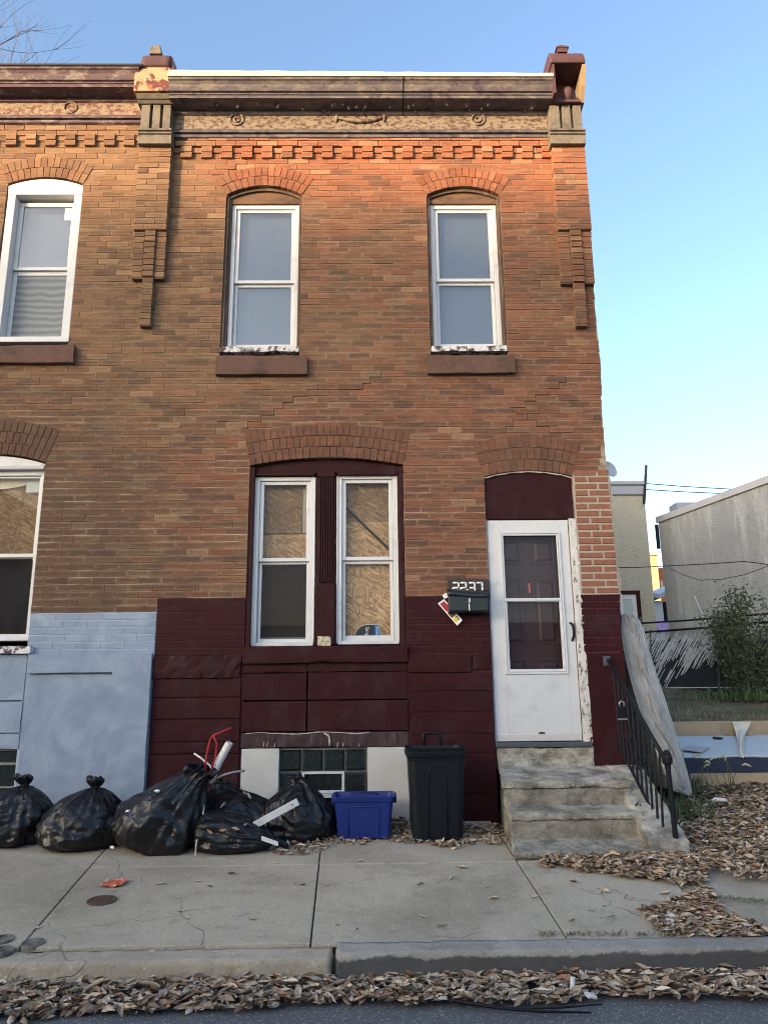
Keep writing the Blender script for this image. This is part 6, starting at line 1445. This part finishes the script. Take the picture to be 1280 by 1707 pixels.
ys_ = 20.0; (sx0, sz1), (sx1, sz0) = W(1088, 985, ys_), W(1120, 1045, ys_)
SH = thing('white_shed', ((sx0+sx1)/2, ys_, 2), 'white sided shed porch with dark doorway between the stucco houses', 'shed'); dxm = WX(1103, 1000, ys_)
obj('wall', MB().box(sx0-1, dxm, ys_, ys_+3, 1.6, sz1-.35), M['vinyl'], SH); obj('doorway', MB().box(dxm, sx1+.6, ys_+.4, ys_+3, 1.6, sz1-.35), M['dark'], SH)
obj('roof', MB().prism([(sx0-1.1, sz1-.1), (dxm-.2, sz1-.32), (sx1+.7, sz1+.35), (sx1+.7, sz1+.48), (dxm-.2, sz1-.18), (sx0-1.1, sz1+.15)], ys_-.4, ys_+3.2), M['grey_trim'], SH)
for i in range(7): obj('siding_board', MB().box(sx0-1, dxm-.01, ys_-.03, ys_-.005, 1.7+i*.24, 1.7+i*.24+.225), M['vinyl'], SH)
# satellite dish on the party wall
dc = P3(1013, 784, .9); DS = thing('satellite_dish', dc, 'pale satellite dish on the side wall of the brick house', 'dish'); dn = Vector((.45, -.85, .25)).normalized(); du = dn.cross(Vector((0, 0, 1))).normalized(); dv = du.cross(dn)
rows = [[dc+dn*(.06*(a*a)-.03)+(du*math.cos(2*math.pi*k/24)+dv*math.sin(2*math.pi*k/24))*a*.10 for k in range(25)] for a in (0.0, .3, .6, .85, 1.0)]
o = obj('reflector', MB().grid(rows), M['dish'], DS, smooth=True); o.modifiers.new('S', 'SOLIDIFY').thickness = .006; obj('arm', MB().tube([dc, dc+Vector((-.12, .05, -.06)), (2.33, dc.y+.08, dc.z-.08)], .012, 8), M['galv'], DS)
# overhead cables
def cable(label, pts, ys__, r_=.012):
    P = [P3(px, py, y_) for (px, py), y_ in zip(pts, ys__)]; tag(obj('overhead_cable', MB().tube(P, r_, 5), M['wire'], smooth=True), label, 'cable')
cable('upper of two cables running right from the roof mast', [(1075, 806), (1140, 811), (1210, 815), (1300, 818)], (11.9, 11.5, 11, 10.5)); cable('lower of two cables running right from the roof mast', [(1074, 816), (1140, 820), (1210, 823), (1300, 825)], (11.9, 11.5, 11, 10.5))
cable('long cable crossing in front of both stucco houses', [(1020, 946), (1060, 946), (1120, 943), (1180, 940), (1240, 936), (1258, 938), (1285, 942)], (11.0, 10.6, 9.8, 8.6, 8.0, 7.9, 7.7), .010); cable('thin slack cable drooping along the grey stucco wall', [(1112, 945), (1135, 957), (1165, 967), (1200, 966), (1240, 958), (1290, 940)], (11.4, 10.8, 10.0, 9.2, 8.4, 7.6), .008)
tag(obj('pale_pole', MB().tube([P3(1157, 994, 8.6), P3(1182, 1052, 8.6)], .012, 6), M['slat']), 'thin pale pole leaning behind the fence', 'pole')
# bare tree over the neighbour's roof
TR = thing('bare_tree', (-15.2, 13.0, 1.9), 'bare leafless tree above the roof at top left', 'tree'); rnd = random.Random(17); tm = MB(); cw_ = MB()
def branch(p, d_, L_, r_, lv, mb_):
    pts = [p]; q = p; dd = d_.copy()
    for i in range(4):
        dd = (dd+Vector((rnd.gauss(0, .12), rnd.gauss(0, .12), rnd.gauss(.05, .08)))).normalized(); q = q+dd*L_/4; pts.append(q)
    mb_.tube(pts, [lerp(r_, r_*.55, i/4) for i in range(5)], 6 if r_ > .03 else 3, False)
    if lv == 0: return
    n = 3 if lv > 2 else 4
    for i in range(n):
        t = rnd.uniform(.35, 1.0); k = min(3, int(t*4)); b0 = pts[k].lerp(pts[k+1], t*4-k); nd = (dd+Vector((rnd.gauss(0, .55), rnd.gauss(0, .55), rnd.gauss(.1, .4)))).normalized(); branch(b0, nd, L_*rnd.uniform(.55, .8), r_*.5, lv-1, cw_)
branch(Vector((-15.2, 13, 1.7)), Vector((.03, 0, 1)), 12.0, .30, 0, tm); obj('trunk', tm, M['bark'], TR, smooth=True)
for i in range(8): a = i*.8; branch(Vector((-15.1, 13, 13.2)), Vector((math.cos(a)*.55+.16, math.sin(a)*.5, 1)).normalized(), 5.8, .09, 4, cw_)
obj('crown', cw_, M['bark'], TR)
